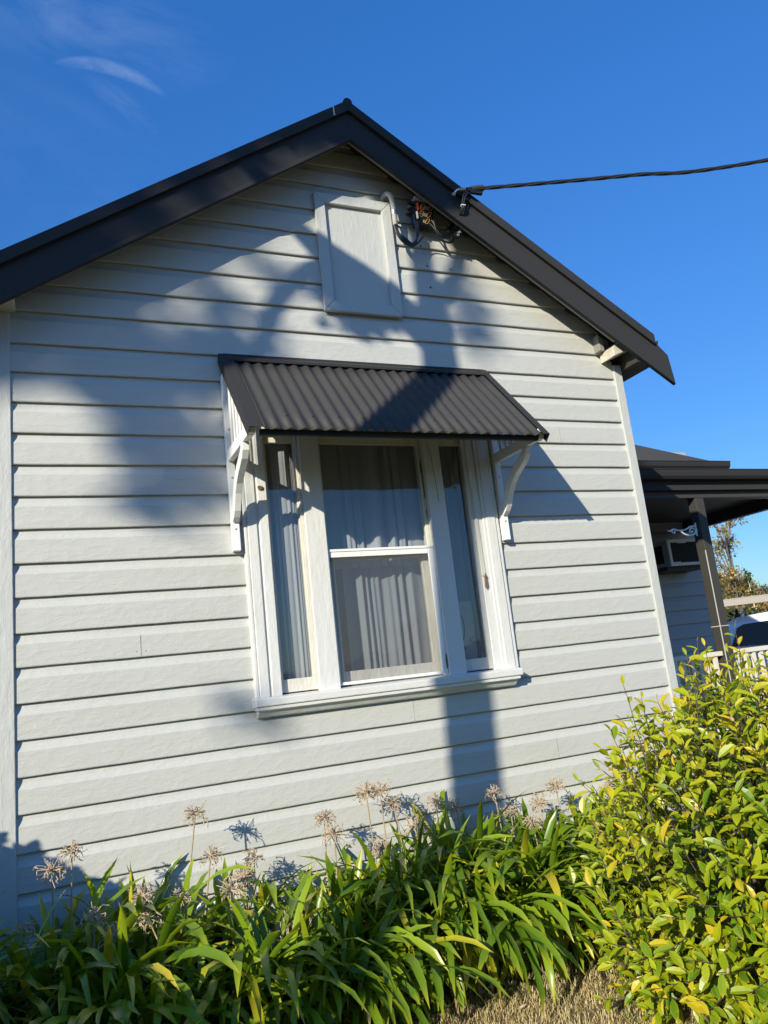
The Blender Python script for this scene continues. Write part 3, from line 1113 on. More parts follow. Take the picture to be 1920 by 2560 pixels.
# timber brackets
for bx0, bx1 in ((1.1555, 1.200), (3.000, 3.0445)):
    s = MB()
    s.box(bx0, bx1, -0.047, -0.004, 2.312, 3.40)
    br = s.build('bracket', WHITE, ao, bevel=0.003)
    m = (bx0 + bx1) / 2
    s = MB()
    s.box(m - 0.018, m + 0.018, -0.585, -0.047, 2.850, 2.918)
    s.build('rail', WHITE, br, bevel=0.003)
    s = MB()                        # top rail under the sheeting
    n = len(s.v)
    for x in (m - 0.018, m + 0.018):
        for t, h in ((0.06, -0.012), (0.97, -0.012), (0.97, -0.06), (0.06, -0.06)):
            s.vert(on_awn(x, t, h))
    for f in ((0, 1, 2, 3), (7, 6, 5, 4), (0, 4, 5, 1), (1, 5, 6, 2), (2, 6, 7, 3), (3, 7, 4, 0)):
        s.f.append(tuple(n + i for i in f))
    s.build('top_rail', WHITE, br, bevel=0.002)
    for y in (-0.115, -0.185, -0.255, -0.325, -0.395, -0.450):
        zt = za + (y - ya) / (yb - ya) * (zb - za) - 0.075
        boxo('slat', WHITE, br, m - 0.005, m + 0.005, y - 0.013, y + 0.013, 2.918, zt, 0.002)
    # S-shaped brace
    c = [(-0.405, 2.852), (-0.398, 2.82), (-0.368, 2.79), (-0.318, 2.765), (-0.258, 2.735), (-0.198, 2.692), (-0.150, 2.640), (-0.118, 2.585), (-0.100, 2.545), (-0.075, 2.515), (-0.046, 2.49)]
    wd = [0.05, 0.052, 0.058, 0.062, 0.062, 0.060, 0.060, 0.058, 0.052, 0.044, 0.034]
    lft, rgt = [], []
    for i in range(len(c)):
        a = c[max(0, i - 1)]
        b = c[min(len(c) - 1, i + 1)]
        t = Vector((b[0] - a[0], b[1] - a[1])).normalized()
        nn = Vector((-t.y, t.x))
        lft.append((c[i][0] + nn.x * wd[i] / 2, c[i][1] + nn.y * wd[i] / 2))
        rgt.append((c[i][0] - nn.x * wd[i] / 2, c[i][1] - nn.y * wd[i] / 2))
    s = MB()
    n = len(s.v)
    K = len(c)
    for x in (m - 0.020, m + 0.020):
        for p in lft + rgt:
            s.vert((x, min(p[0], -0.0475), min(p[1], 2.8495)))
    for i in range(K - 1):
        s.f.append((i, i + 1, K + i + 1, K + i))
        s.f.append((2 * K + i, 3 * K + i, 3 * K + i + 1, 2 * K + i + 1))
        s.f.append((i, 2 * K + i, 2 * K + i + 1, i + 1))
        s.f.append((K + i, K + i + 1, 3 * K + i + 1, 3 * K + i))
    s.f.append((0, K, 3 * K, 2 * K))
    s.f.append((K - 1, 3 * K - 1, 4 * K - 1, 2 * K - 1))
    s.build('curved_brace', WHITE, br, bevel=0.003)
    for z in (2.44, 2.75, 3.05):
        MB().ball((m, -0.0475, z), 0.006, 8, 4, (1, 0.5, 1)).build('screw', METAL, br)

# ------------------------------------------------------------------ back wing with verandah (part of the same house)
YW = 3.46
zl = [4.0 - 0.1815 * i + 0.055 for i in range(22)]
mb = MB()
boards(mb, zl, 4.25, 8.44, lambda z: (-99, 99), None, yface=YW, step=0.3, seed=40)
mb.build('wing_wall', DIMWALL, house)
MB().box(8.44, 8.52, YW - 0.012, YW + 4, 0.1, 4.0).build('wing_corner_board', DIMWALL, house)
def corr_plane(mb, p00, p10, p01, p11, pitch=0.0762, amp=0.0085):
    """corrugated sheet: ridges run from p0x to p1x"""
    p00, p10, p01, p11 = map(Vector, (p00, p10, p01, p11))
    w = (p01 - p00).length
    N = int(w / pitch * 4)
    nn = (p10 - p00).cross(p01 - p00).normalized()
    if nn.z < 0:
        nn = -nn
    n = len(mb.v)
    for i in range(N + 1):
        t = i / N
        dz = amp * math.cos(2 * PI * i / 4)
        mb.vert(p00.lerp(p01, t) + nn * dz)
        mb.vert(p10.lerp(p11, t) + nn * dz)
    for i in range(N):
        mb.f.append((n + 2 * i, n + 2 * i + 1, n + 2 * i + 3, n + 2 * i + 2))


mb = MB()
corr_plane(mb, (4.2, 2.95, 3.75), (4.2, 5.4, 5.36), (8.50, 2.95, 3.75), (6.05, 5.4, 5.36))
corr_plane(mb, (8.50, 2.95, 3.75), (6.05, 5.4, 5.36), (8.50, 8.2, 3.75), (6.05, 5.8, 5.36))
mb.build('wing_roof', DARKSHEET, house, smooth=True)


def gutter(name, x0, x1, y, z, h=0.095, d=0.10):
    pr = [(y + d, z - h), (y + 0.03, z - h), (y + 0.008, z - h * 0.72), (y, z - h * 0.3), (y, z - 0.014), (y - 0.006, z - 0.012), (y - 0.006, z), (y + 0.010, z), (y + 0.010, z - 0.02), (y + 0.02, z - h * 0.75), (y + 0.04, z - h + 0.008), (y + d, z - h + 0.008)]
    g = MB()
    g.prism(pr, 'x', x0, x1)
    return g.build(name, DARK, house, bevel=0.002)


gutter('wing_gutter', 4.25, 8.56, 2.86, 3.765)
MB().box(4.25, 8.30, 2.96, 3.0, 3.60, 3.70).build('wing_fascia', DARK, house)
MB().box(4.25, 8.45, 3.0, YW + 0.03, 3.64, 3.66).build('wing_soffit', DARKTIM, house)
gutter('verandah_gutter', 4.32, 8.26, 1.285, 3.20, 0.10, 0.10)
MB().box(4.32, 8.22, 1.386, 1.42, 3.00, 3.185).build('verandah_fascia', DARK, house, bevel=0.004)
MB().box(4.32, 8.2, 1.44, 1.55, 2.93, 3.06).build('verandah_beam', VPOST, house, bevel=0.004)
MB().box(8.10, 8.2, 1.5505, 3.44, 2.925, 3.06).build('verandah_beam', VPOST, house, bevel=0.004)
MB().box(4.32, 8.18, 1.552, 3.44, 3.062, 3.08).build('verandah_ceiling', DARKTIM, house)
mb = MB()
corr_plane(mb, (4.3, 1.37, 3.205), (4.3, 2.97, 3.60), (8.26, 1.37, 3.205), (8.26, 2.97, 3.60))
mb.build('verandah_roof', DARKSHEET, house, smooth=True)
PX0, PX1, PY0, PY1 = 6.325, 6.437, 1.44, 1.552
mb = MB()
mb.box(PX0, PX1, PY0, PY1, 0.3, 2.929)
po = mb.build('verandah_post', VPOST, house, bevel=0.006)
MB().box(PX0 - 0.0022, PX0 + 0.006, PY0 - 0.0015, PY0 + 0.004, 1.05, 2.38).build('paint_wear', PALE, po)
MB().box(PX0 - 0.003, PX1 + 0.003, PY0 - 0.003, PY1 + 0.003, 1.602, 1.609).build('joint_line', PALE, po)
MB().box(8.10, 8.2, 1.44, 1.55, 0.3, 2.925).build('verandah_post', VPOST, house, bevel=0.006)
MB().box(4.3, 8.25, 1.38, 3.44, 0.02, 0.30).build('verandah_floor', DARKTIM, house)
# cream balustrade between the posts
bal = empty('balustrade', (6.4, 1.5, 0.3), 'cream painted verandah balustrade with vertical bars behind the yellow green shrub', 'railing')
for xa, xb in ((4.34, PX0 - 0.002), (PX1 + 0.002, 8.09)):
    MB().box(xa, xb, 1.47, 1.53, 1.315, 1.36).build('top_rail', CREAM, bal, bevel=0.004)
    MB().box(xa, xb, 1.475, 1.525, 0.42, 0.46).build('bottom_rail', CREAM, bal)
x = 4.45
proto_b = None
while x < 8.05:
    if not (6.28 < x < 6.48):
        if proto_b is None:
            proto_b = MB().box(x - 0.02, x + 0.02, 1.485, 1.515, 0.4605, 1.3145).build('baluster', CREAM, bal)
            bx = x
        else:
            c = proto_b.copy()
            COL.objects.link(c)
            c.parent = bal
            c.location = (x - bx, 0, 0)
    x += 0.105

# air conditioner on the wing wall
ac = empty('air_conditioner', (7.75, 3.3, 2.43), 'pale box window air conditioner with dark mesh grille on the shaded verandah wall', 'air conditioner')
ax0, ax1, ay0, ay1, az0, az1 = 7.36, 8.05, 3.0, YW + 0.02, 2.425, 2.755
mb = MB()
mb.box(ax0, ax1, ay0 + 0.03, ay1, az0, az1)
mb.build('casing', ACBODY, ac, bevel=0.006)
mb = MB()
b_ = 0.034
mb.box(ax0 - 0.006, ax1, ay0, ay0 + 0.029, az0 - 0.004, az0 + b_)
mb.box(ax0 - 0.006, ax1, ay0, ay0 + 0.029, az1 - b_, az1 + 0.004)
mb.box(ax0 - 0.006, ax0 + b_, ay0 + 0.001, ay0 + 0.028, az0 + b_, az1 - b_)
mb.box(ax1 - b_, ax1, ay0 + 0.001, ay0 + 0.028, az0 + b_, az1 - b_)
mb.box(ax0 + 0.16, ax0 + 0.30, ay0 + 0.002, ay0 + 0.028, az1 - b_ - 0.012, az1 - b_)
mb.box(ax0 + b_, ax0 + 0.16, ay0 + 0.002, ay0 + 0.028, az0 + b_, az0 + b_ + 0.012)
mb.build('front_frame', WHITE, ac, bevel=0.003)
mb = MB()
mb.box(ax0 + b_, ax1 - b_, ay0 + 0.018, ay0 + 0.0285, az0 + b_, az1 - b_)
for i in range(1, 16):
    x = ax0 + b_ + i * (ax1 - ax0 - 2 * b_) / 16
    mb.box(x - 0.002, x + 0.002, ay0 + 0.012, ay0 + 0.017, az0 + b_, az1 - b_)
for i in range(1, 9):
    z = az0 + b_ + i * (az1 - az0 - 2 * b_) / 9
    mb.box(ax0 + b_, ax1 - b_, ay0 + 0.0075, ay0 + 0.0115, z - 0.002, z + 0.002)
mb.build('front_grille', GRILLE, ac)
mb = MB()
mb.box(ax0 - 0.003, ax0 + 0.004, ay0 + 0.12, ay1 - 0.04, az0 + 0.05, az1 - 0.05)
mb.build('side_grille', GRILLE, ac)
MB().box(ax0 - 0.01, ax1, ay0 + 0.08, ay1, az0 - 0.05, az0 - 0.006).build('support_rail', DARKTIM, ac)

# scroll bracket on the verandah post
s = MB()


yk = 2.0


def near_pt(p):
    return (0.174 + (p[0] - 0.174) * 0.922, 1.496, 1.55 + (p[2] - 1.55) * 0.922)


s.tube(smooth_pts([near_pt(q) for q in [(6.415, yk, 2.697), (6.45, yk, 2.688), (6.50, yk, 2.708), (6.59, yk, 2.690), (6.68, yk, 2.700), (6.74, yk, 2.727), (6.80, yk, 2.737), (6.842, yk, 2.735)]]), 0.008, 6)
s.tube(smooth_pts([near_pt(q) for q in [(6.59, yk, 2.690), (6.65, yk, 2.650), (6.72, yk, 2.633), (6.79, yk, 2.643), (6.815, yk, 2.68), (6.79, yk, 2.712), (6.75, yk, 2.708), (6.733, yk, 2.683), (6.752, yk, 2.665), (6.772, yk, 2.677), (6.765, yk, 2.690)]]), 0.008, 6)
s.tube(smooth_pts([near_pt(q) for q in [(6.50, yk, 2.708), (6.475, yk, 2.690), (6.482, yk, 2.668), (6.505, yk, 2.663), (6.518, yk, 2.680), (6.505, yk, 2.690)]]), 0.007, 6)
s.tube(smooth_pts([near_pt(q) for q in [(6.835, yk, 2.62), (6.826, yk, 2.65), (6.836, yk, 2.69), (6.826, yk, 2.73), (6.838, yk, 2.77)]]), 0.009, 6)
tag(s.build('scroll_bracket', WHITE, None, smooth=True), 'small white scrolled iron bracket fixed to the dark verandah post', 'bracket')

# ================================================================== electrical service on the gable
# conduit
cd = empty('conduit', (2.42, -0.05, 4.55), 'grey corrugated conduit curving down beside the white gable hatch', 'conduit')
path = smooth_pts([(2.408, 0.0, 4.825), (2.412, -0.06, 4.822), (2.428, -0.09, 4.79), (2.436, -0.095, 4.73), (2.438, -0.095, 4.65), (2.438, -0.095, 4.56)], 8)
s = MB()
fine_ = []
for a, b in zip(path[:-1], path[1:]):
    for k in range(3):
        fine_.append(a.lerp(b, k / 3))
fine_.append(path[-1])
s.tube(fine_, [0.0185 if i % 3 else 0.0155 for i in range(len(fine_))], 10)
s.build('corrugated_tube', CONDUIT, cd)
s = MB()
s.tube([(2.4385, -0.095, 4.672), (2.4385, -0.095, 4.642)], 0.0205, 12)
s.box(2.452, 2.47, -0.06, -0.012, 4.64, 4.668)
s.build('saddle_clip', METAL, cd)

# connection box
bx = empty('junction_box', (2.66, -0.09, 4.6), 'black electrical connection box with grey cap and orange markings under the barge', 'junction box')
s = MB()
T0, T1, B0, B1 = 2.592, 2.752, 2.607, 2.722
n = len(s.v)
for x0_, x1_, y0_, y1_, z in ((B0, B1, -0.095, -0.03, 4.600), (T0, T1, -0.145, -0.03, 4.740)):
    for p in ((x0_, y0_, z), (x1_, y0_, z), (x1_, y1_, z), (x0_, y1_, z)):
        s.vert(p)
for f in ((3, 2, 1, 0), (4, 5, 6, 7), (0, 1, 5, 4), (1, 2, 6, 5), (2, 3, 7, 6), (3, 0, 4, 7)):
    s.f.append(tuple(n + i for i in f))
s.build('body', BLACK, bx, bevel=0.004)
s = MB()
s.box(T0 - 0.008, T1 + 0.008, -0.155, -0.028, 4.7415, 4.775)
s.prism([(T0, 4.7755), (T1, 4.7755), (T1 - 0.02, 4.80), (2.69, 4.815), (2.655, 4.815), (T0 + 0.02, 4.80)], 'y', -0.14, -0.03)
for x in (T0 + 0.03, 2.672, T1 - 0.03):
    s.box(x - 0.004, x + 0.004, -0.159, -0.1555, 4.745, 4.772)
s.build('cap', GREYPL, bx, bevel=0.004)


def face_pt(u, v, h=0.0016):
    """u across 0..1, v from top 0..1 on the sloping front face"""
    x0_ = T0 + (B0 - T0) * v
    x1_ = T1 + (B1 - T1) * v
    return (x0_ + (x1_ - x0_) * u, -0.145 + 0.05 * v - h, 4.740 - 0.140 * v - h * 0.35)


def loop(mb, u0, u1, v0, v1, slant, r, closed=True, waist=False):
    pts = []
    c = [(u0, v0), (u1, v0), (u1, v1), (u0, v1)]
    cut = 0.22
    out = []
    for i in range(4):
        p, q, w = c[i - 1], c[i], c[(i + 1) % 4]
        out.append((q[0] + (p[0] - q[0]) * cut, q[1] + (p[1] - q[1]) * cut))
        out.append((q[0] + (w[0] - q[0]) * cut, q[1] + (w[1] - q[1]) * cut))
    out.append(out[0])
    vm = (v0 + v1) / 2
    pts = [face_pt(u - slant * (v - vm), v) for u, v in out]
    mb.tube(pts, r, 5, cap=False)
    if waist:
        mb.tube([face_pt(u0, vm), face_pt(u1, vm)], r, 5)


s = MB()
s2 = MB()
for r_, (v0, v1) in enumerate(((0.10, 0.34), (0.42, 0.66), (0.73, 0.96))):
    sh = -0.04 * r_
    if r_ < 2:
        loop(s, 0.26 + sh, 0.46 + sh, v0, v1, 0.2, 0.0022, waist=True)     # 8
    loop(s, 0.70 + sh, 0.88 + sh, v0, v1, 0.45, 0.0022)                     # 0
    loop(s2, 0.535 + sh, 0.635 + sh, v0 + 0.08, v1 - 0.04, 0.0, 0.0018)     # o
s.build('orange_digits', ORANGE, bx)
s2.build('pale_digits', PALE, bx)
s = MB()
s.tube([face_pt(0.06, 0.08, 0.006), face_pt(0.11, 0.40, 0.006)], 0.008, 8)
s.build('red_sleeve', RED, bx)
s = MB()
for x, y, z in ((2.57, -0.12, 4.735), (2.565, -0.11, 4.69), (2.555, -0.10, 4.655), (2.575, -0.12, 4.665)):
    s = MB()
    s.tube([(x + 0.035, y, z), (x - 0.01, y, z), (x - 0.0105, y, z), (x - 0.026, y, z)], [0.016, 0.016, 0.010, 0.010], 10)
    s.build('cable_gland', BLACK, bx)
s = MB()
s.tube([(2.575, -0.115, 4.66), (2.578, -0.115, 4.615)], 0.014, 8)
s.build('cable_gland', BLACK, bx)
s = MB()
s.tube([(2.578, -0.115, 4.618), (2.582, -0.113, 4.585)], 0.007, 8)
s.build('blue_sleeve', BLUE, bx)
s = MB()
s.tube([(2.598, -0.135, 4.665), (2.602, -0.128, 4.615)], 0.008, 8)
s.build('white_sleeve', PALE, bx)

# cables from conduit to box and on to the clamps
cb = empty('service_cables', (2.6, -0.08, 4.4), 'loops of black cable hanging between the grey conduit, the connection box and the clamps', 'cables')


def cable(pts, r=0.0058):
    m_ = MB()
    m_.tube(smooth_pts(pts, 7), r, 8)
    return m_.build('cable', CABLE, cb, smooth=True)


for k in range(4):
    o = k * 0.008
    cable([(2.430 + o * 0.7, -0.092, 4.575), (2.438 + o * 0.9, -0.095, 4.50), (2.475 + o, -0.10 - o * 0.3, 4.435 + o), (2.53 + o * 0.6, -0.105, 4.405 + o), (2.575 + o * 0.2, -0.11, 4.435 + o), (2.588 + o * 0.6, -0.11, 4.51), (2.580 + o, -0.115, 4.60)])
cable([(2.545, -0.10, 4.402), (2.60, -0.10, 4.445), (2.66, -0.09, 4.512), (2.73, -0.09, 4.516), (2.80, -0.09, 4.49), (2.86, -0.10, 4.478), (2.89, -0.10, 4.51)], 0.0065)
cable([(2.725, -0.09, 4.70), (2.745, -0.10, 4.63), (2.765, -0.10, 4.56), (2.80, -0.10, 4.525), (2.86, -0.10, 4.545)])
cable([(2.71, -0.09, 4.67), (2.735, -0.11, 4.61), (2.755, -0.11, 4.545), (2.80, -0.11, 4.505), (2.865, -0.10, 4.525)])
cable([(2.69, -0.085, 4.635), (2.725, -0.10, 4.595), (2.75, -0.105, 4.55), (2.79, -0.10, 4.51), (2.86, -0.10, 4.52)])

# insulated clamps
cl = empty('cable_clamps', (2.9, -0.1, 4.52), 'cluster of black cable clamps with grey bolts below the dark barge board', 'clamps')
s = MB()
rg = random.Random(5)
for dx, dz, dy in ((0, 0, 0), (0.03, 0.03, -0.02), (-0.02, 0.03, 0.01), (0.035, -0.015, 0.0), (0.01, 0.055, 0.0), (0.012, -0.03, -0.015)):
    x, y, z = 2.885 + dx, -0.11 + dy, 4.555 + dz
    MB().box(x - 0.022, x + 0.022, y - 0.016, y + 0.016, z - 0.018, z + 0.018).build('clamp_body', BLACK, cl, bevel=0.006)
for x, z in ((2.905, 4.62), (2.925, 4.588), (2.915, 4.545), (2.898, 4.52)):
    MB().tube([(x, -0.125, z), (x + 0.008, -0.152, z - 0.002)], 0.009, 7).build('bolt_cap', GREYPL, cl)

# service line: hook, strain clamp and twisted cable to the street
hk = empty('strain_clamp', (2.97, -0.27, 4.79), 'ribbed black strain clamp hooked to the barge board at the end of the overhead cable', 'clamp')
s = MB()
s.tube([(2.842, -0.24, 4.765), (2.846, -0.262, 4.767), (2.862, -0.275, 4.785), (2.905, -0.275, 4.795)], 0.008, 8)
s.ball((2.845, -0.252, 4.763), 0.016, 8, 6)
s.tube([(2.87, -0.275, 4.790), (2.93, -0.275, 4.803)], 0.0115, 8)
s.build('hook', METAL, hk)
s = MB()
a, b = Vector((2.945, -0.275, 4.797)), Vector((3.075, -0.29, 4.826))
pts, rr = [], []
for i in range(25):
    pts.append(a.lerp(b, i / 24))
    rr.append(0.020 if i < 6 else (0.025 if i % 2 else 0.019))
s.tube(pts, rr, 8)
s.box(2.965, 3.06, -0.295, -0.272, 4.772, 4.806)
s.build('ribbed_body', BLACK, hk)
s = MB()
c1, c2, c3, c4 = Vector((3.06, -0.288, 4.822)), Vector((5.08, -1.06, 4.875)), Vector((9.0, -2.6, 5.35)), Vector((16, -5.3, 6.6))
axis = smooth_pts([tuple(c1), tuple(c1.lerp(c2, 0.5) - Vector((0, 0, 0.015))), tuple(c2), tuple(c3), tuple(c4)], 40)
for st in range(4):
    pts = []
    for i, p in enumerate(axis):
        L_ = (p - c1).length
        an = 2 * PI * (L_ / 0.62) + st * PI / 2
        t = (axis[min(i + 1, len(axis) - 1)] - axis[max(i - 1, 0)]).normalized()
        sd = t.cross(Vector((0, 0, 1))).normalized()
        uu = sd.cross(t)
        pts.append(p + (sd * math.cos(an) + uu * math.sin(an)) * 0.0078)
    s.tube(pts, 0.0074, 6)
tag(s.build('overhead_cable', CABLE, None, smooth=True), 'twisted black overhead service cable running from the gable across the blue sky', 'cable')
dn = empty('drop_cables', (2.93, -0.25, 4.6), 'pair of thin black cables dropping from the strain clamp to the clamps', 'cables')
for o, dy in ((0, 0), (0.011, 0.006), (0.02, -0.006)):
    m_ = MB()
    m_.tube(smooth_pts([(2.96 + o, -0.275, 4.795), (2.925 + o, -0.268 + dy, 4.775), (2.905 + o * 0.6, -0.262 + dy, 4.72), (2.893 + o * 0.4, -0.255 + dy, 4.66), (2.888 + o * 0.4, -0.20, 4.615), (2.888 + o * 0.5, -0.13, 4.575)], 7), 0.0052, 7)
    m_.build('cable', CABLE, dn, smooth=True)
s = MB()
s.box(2.887, 2.918, -0.272, -0.250, 4.675, 4.681)
s.build('white_tie', WHITE, dn)

# ================================================================== agapanthus bed
AGA_LABEL = []


def strap_leaf(mb, base, phi, el, L, W, droop, col, rg_):
    n = 9
    d = Vector((math.cos(phi) * math.cos(el), math.sin(phi) * math.cos(el), math.sin(el)))
    side = Vector((-math.sin(phi), math.cos(phi), 0))
    tw = rg_.uniform(-0.9, 0.9)
    kink = rg_.randint(3, 8) if rg_.random() < 0.22 else -1
    sway = rg_.gauss(0, 0.25)
    p = Vector(base)
    rows = []
    hd = Vector((math.cos(phi), math.sin(phi), 0))
    ang = el
    seg = L / n
    for i in range(n + 1):
        t = i / n
        w = W * (0.62 + 0.38 * min(1, t * 3)) * (1.0 if t < 0.78 else max(0.0, 1 - ((t - 0.78) / 0.22) ** 2.6))
        dd = hd * math.cos(ang) + Vector((0, 0, math.sin(ang)))
        s_ = (Matrix.Rotation(tw * t, 3, dd) @ side)
        nn = s_.cross(dd)
        up = nn * (-w * 0.16)
        rows.append((mb.vert(p - s_ * w / 2 + up, (col, t, 0.6, 1)), mb.vert(p, (col, t, 0, 1)), mb.vert(p + s_ * w / 2 + up, (col, t, 0.6, 1))))
        p = p + dd * seg
        if p.z < 0.03:
            p.z = 0.03 + 0.01 * rg_.random()
        if p.y > -0.02:
            p.y = -0.02
        ang -= droop * (0.25 + 1.5 * t) / n + (0.55 if i == kink else 0)
        hd = (hd + side * (sway / n)).normalized()
    for a, b in zip(rows[:-1], rows[1:]):
        mb.f.append((a[0], a[1], b[1], b[0]))
        mb.f.append((a[1], a[2], b[2], b[1]))


CL = [  # x, y, height factor, leaf count, label
    (-0.28, -0.42, 1.0, 150, 'shaded agapanthus clump against the corner board at the far left'),
    (0.12, -0.40, 1.05, 165, 'dark shaded agapanthus clump with two curled seed heads beside the left corner board'),
    (0.42, -0.78, 0.95, 170, 'large foreground agapanthus clump in deep shade at bottom left'),
    (0.52, -0.28, 1.02, 160, 'agapanthus clump at the edge of the bush shadow against the wall'),
    (0.92, -0.80, 0.90, 190, 'agapanthus clump half in shade with a leaning seed stalk at the front'),
    (0.98, -0.30, 0.92, 150, 'agapanthus clump at the wall with a tall stalk and broad upright leaves'),
    (1.38, -0.42, 0.92, 180, 'sunlit agapanthus clump left of the window shadow with thin pale stalks'),
    (1.36, -0.86, 0.85, 170, 'low front agapanthus clump with drooping leaves and a fan of three seed heads'),
    (1.78, -0.38, 1.02, 200, 'agapanthus clump under a group of three tall pale seed heads'),
    (1.70, -0.68, 0.80, 130, 'low agapanthus clump spilling over the lawn edge at the bottom of the picture'),
    (2.04, -0.66, 0.95, 190, 'sunlit agapanthus clump drooping onto the dry lawn in the middle of the bed'),
    (2.22, -0.30, 1.08, 190, 'tall agapanthus clump at the foot of the trunk shadow'),
    (2.50, -0.62, 1.0, 220, 'bright agapanthus clump arching over the lawn edge left of the shrub'),
    (2.85, -0.30, 0.95, 170, 'agapanthus clump against the wall next to the yellow green shrub'),
    (3.35, -0.20, 0.95, 120, 'agapanthus clump partly hidden behind the yellow green shrub'),
]
clumps = []
for ci, (cx, cy, hf, nl, lab) in enumerate(CL):
    rg = random.Random(100 + ci)
    root = empty('agapanthus_plant', (cx, cy, 0.0), lab, 'plant', 'agapanthus clumps along the wall')
    mb = MB()
    for k in range(int(nl * 0.88)):
        phi = rg.uniform(0, 2 * PI)
        if rg.random() < 0.35:
            phi = -PI / 2 + rg.gauss(0, 0.7)
        el = R(rg.uniform(48, 88))
        L = hf * rg.uniform(0.5, 0.9)
        front = abs(((phi + PI / 2 + PI) % (2 * PI)) - PI) < 0.9
        W = rg.uniform(0.026, 0.042)
        droop = rg.uniform(0.9, 3.0)
        if front and rg.random() < 0.6:
            L *= 1.18
            droop = rg.uniform(2.0, 3.2)
        elif rg.random() < 0.22:
            droop, el, L = rg.uniform(0.25, 0.7), R(rg.uniform(70, 88)), hf * rg.uniform(0.5, 0.78)
        col = rg.random() ** 1.2 * 0.62
        if rg.random() < 0.06:
            col = rg.uniform(0.75, 0.98)
        bpos = (cx + rg.gauss(0, 0.10), cy + rg.gauss(0, 0.08), 0.02)
        strap_leaf(mb, bpos, phi, el, L, W, droop, col, rg)
    mb.build('foliage', AGA, root, smooth=True, col=True)
    mb = MB()
    for k in range(rg.randint(7, 13)):
        phi = -PI / 2 + rg.gauss(0, 0.9)
        strap_leaf(mb, (cx + rg.gauss(0, 0.1), cy + rg.gauss(0, 0.08), 0.02), phi, R(rg.uniform(30, 70)), rg.uniform(0.3, 0.5), rg.uniform(0.012, 0.022), rg.uniform(2.2, 3.6), rg.random(), rg)
    mb.build('dead_leaves', DEAD, root, smooth=True, col=True)
    clumps.append((cx, cy, root))

HEADS = [(0.158, -0.45, 0.843), (0.242, -0.4, 0.9), (0.822, -0.25, 0.945), (0.868, -0.35, 0.755), (1.112, -0.2, 0.676), (1.042, -0.3, 0.634), (0.32, -0.6, 0.656), (0.398, -0.65, 0.574),
         (0.536, -0.65, 0.609), (0.534, -0.5, 0.671), (0.913, -0.55, 0.63), (0.709, -0.4, 0.605), (1.009, -0.4, 0.642), (1.492, -0.25, 0.808), (1.524, -0.3, 0.73), (1.761, -0.2, 0.893),
         (1.837, -0.22, 0.898), (1.9, -0.25, 0.824), (1.784, -0.3, 0.613), (1.997, -0.3, 0.692), (2.202, -0.15, 0.764), (2.348, -0.12, 0.706), (2.053, -0.5, 0.549), (2.573, -0.2, 0.764),
         (2.609, -0.3, 0.67), (2.875, -0.2, 0.66), (2.712, -0.35, 0.587), (2.974, -0.25, 0.743), (2.025, -0.75, 0.354), (1.153, -0.7, 0.474), (1.083, -0.7, 0.419), (1.233, -0.7, 0.431),
         (0.891, -0.85, 0.281), (0.035, -0.3, 0.588), (3.467, -0.12, 0.657), (1.62, -0.8, 0.105)]
BASE = {2: (0.66, -0.42), 3: (0.72, -0.5), 29: (0.80, -0.78), 30: (0.78, -0.76), 31: (1.05, -0.78), 8: (0.78, -0.85), 28: (1.95, -0.55), 13: (1.42, -0.36), 24: (2.55, -0.4), 27: (2.9, -0.35)}


def umbel(mb, c, axis, rad, rg_, nped):
    axis = Vector(axis).normalized()
    q = axis.to_track_quat('Z', 'Y')
    mb.ball(c, 0.006, 6, 4)
    for k in range(nped):
        th = math.acos(rg_.uniform(-0.75, 1.0))
        ph = rg_.uniform(0, 2 * PI)
        d = q @ Vector((math.sin(th) * math.cos(ph), math.sin(th) * math.sin(ph), math.cos(th)))
        L = rad * rg_.uniform(0.7, 1.08)
        mid = Vector(c) + d * L * 0.55 + Vector((0, 0, rg_.uniform(-0.004, 0.004)))
        end = Vector(c) + d * L + Vector((rg_.gauss(0, 0.006), rg_.gauss(0, 0.006), rg_.gauss(-0.004, 0.006)))
        mb.tube([c, mid, end], [0.0021, 0.0016, 0.0020], 4, cap=False)
        if rg_.random() < 0.75:       # shrivelled flower end
            e2 = end + Vector((rg_.gauss(0, 0.009), rg_.gauss(0, 0.009), rg_.gauss(-0.006, 0.009)))
            e3 = e2 + Vector((rg_.gauss(0, 0.007), rg_.gauss(0, 0.007), rg_.gauss(-0.006, 0.006)))
            mb.tube([end, e2, e3], [0.0018, 0.0036 * rg_.uniform(0.5, 1), 0.0010], 4, cap=False)


for hi, h in enumerate(HEADS):
    rg = random.Random(500 + hi)
    if hi in BASE:
        bxp = BASE[hi]
    else:
        bxp = (h[0] + rg.gauss(0, 0.03), h[1] - 0.05 + rg.gauss(0, 0.02))
    best = min(clumps, key=lambda c: (c[0] - bxp[0]) ** 2 + (c[1] - bxp[1]) ** 2)
    root = best[2]
    b0 = Vector((bxp[0], bxp[1], 0.02))
    h0 = Vector(h)
    mid = b0.lerp(h0, 0.5) + Vector((rg.gauss(0, 0.008), rg.gauss(0, 0.008), 0.01))
    s = MB()
    pts = smooth_pts([tuple(b0), tuple(mid), tuple(h0)], 6)
    s.tube(pts, [0.0055 - 0.0022 * i / (len(pts) - 1) for i in range(len(pts))], 6)
    st = s.build('flower_stalk', STALK, root, smooth=True)
    s = MB()
    umbel(s, h0, (h0 - mid), rg.uniform(0.050, 0.068), rg, rg.randint(38, 62))
    s.build('seed_head', HEAD, st)

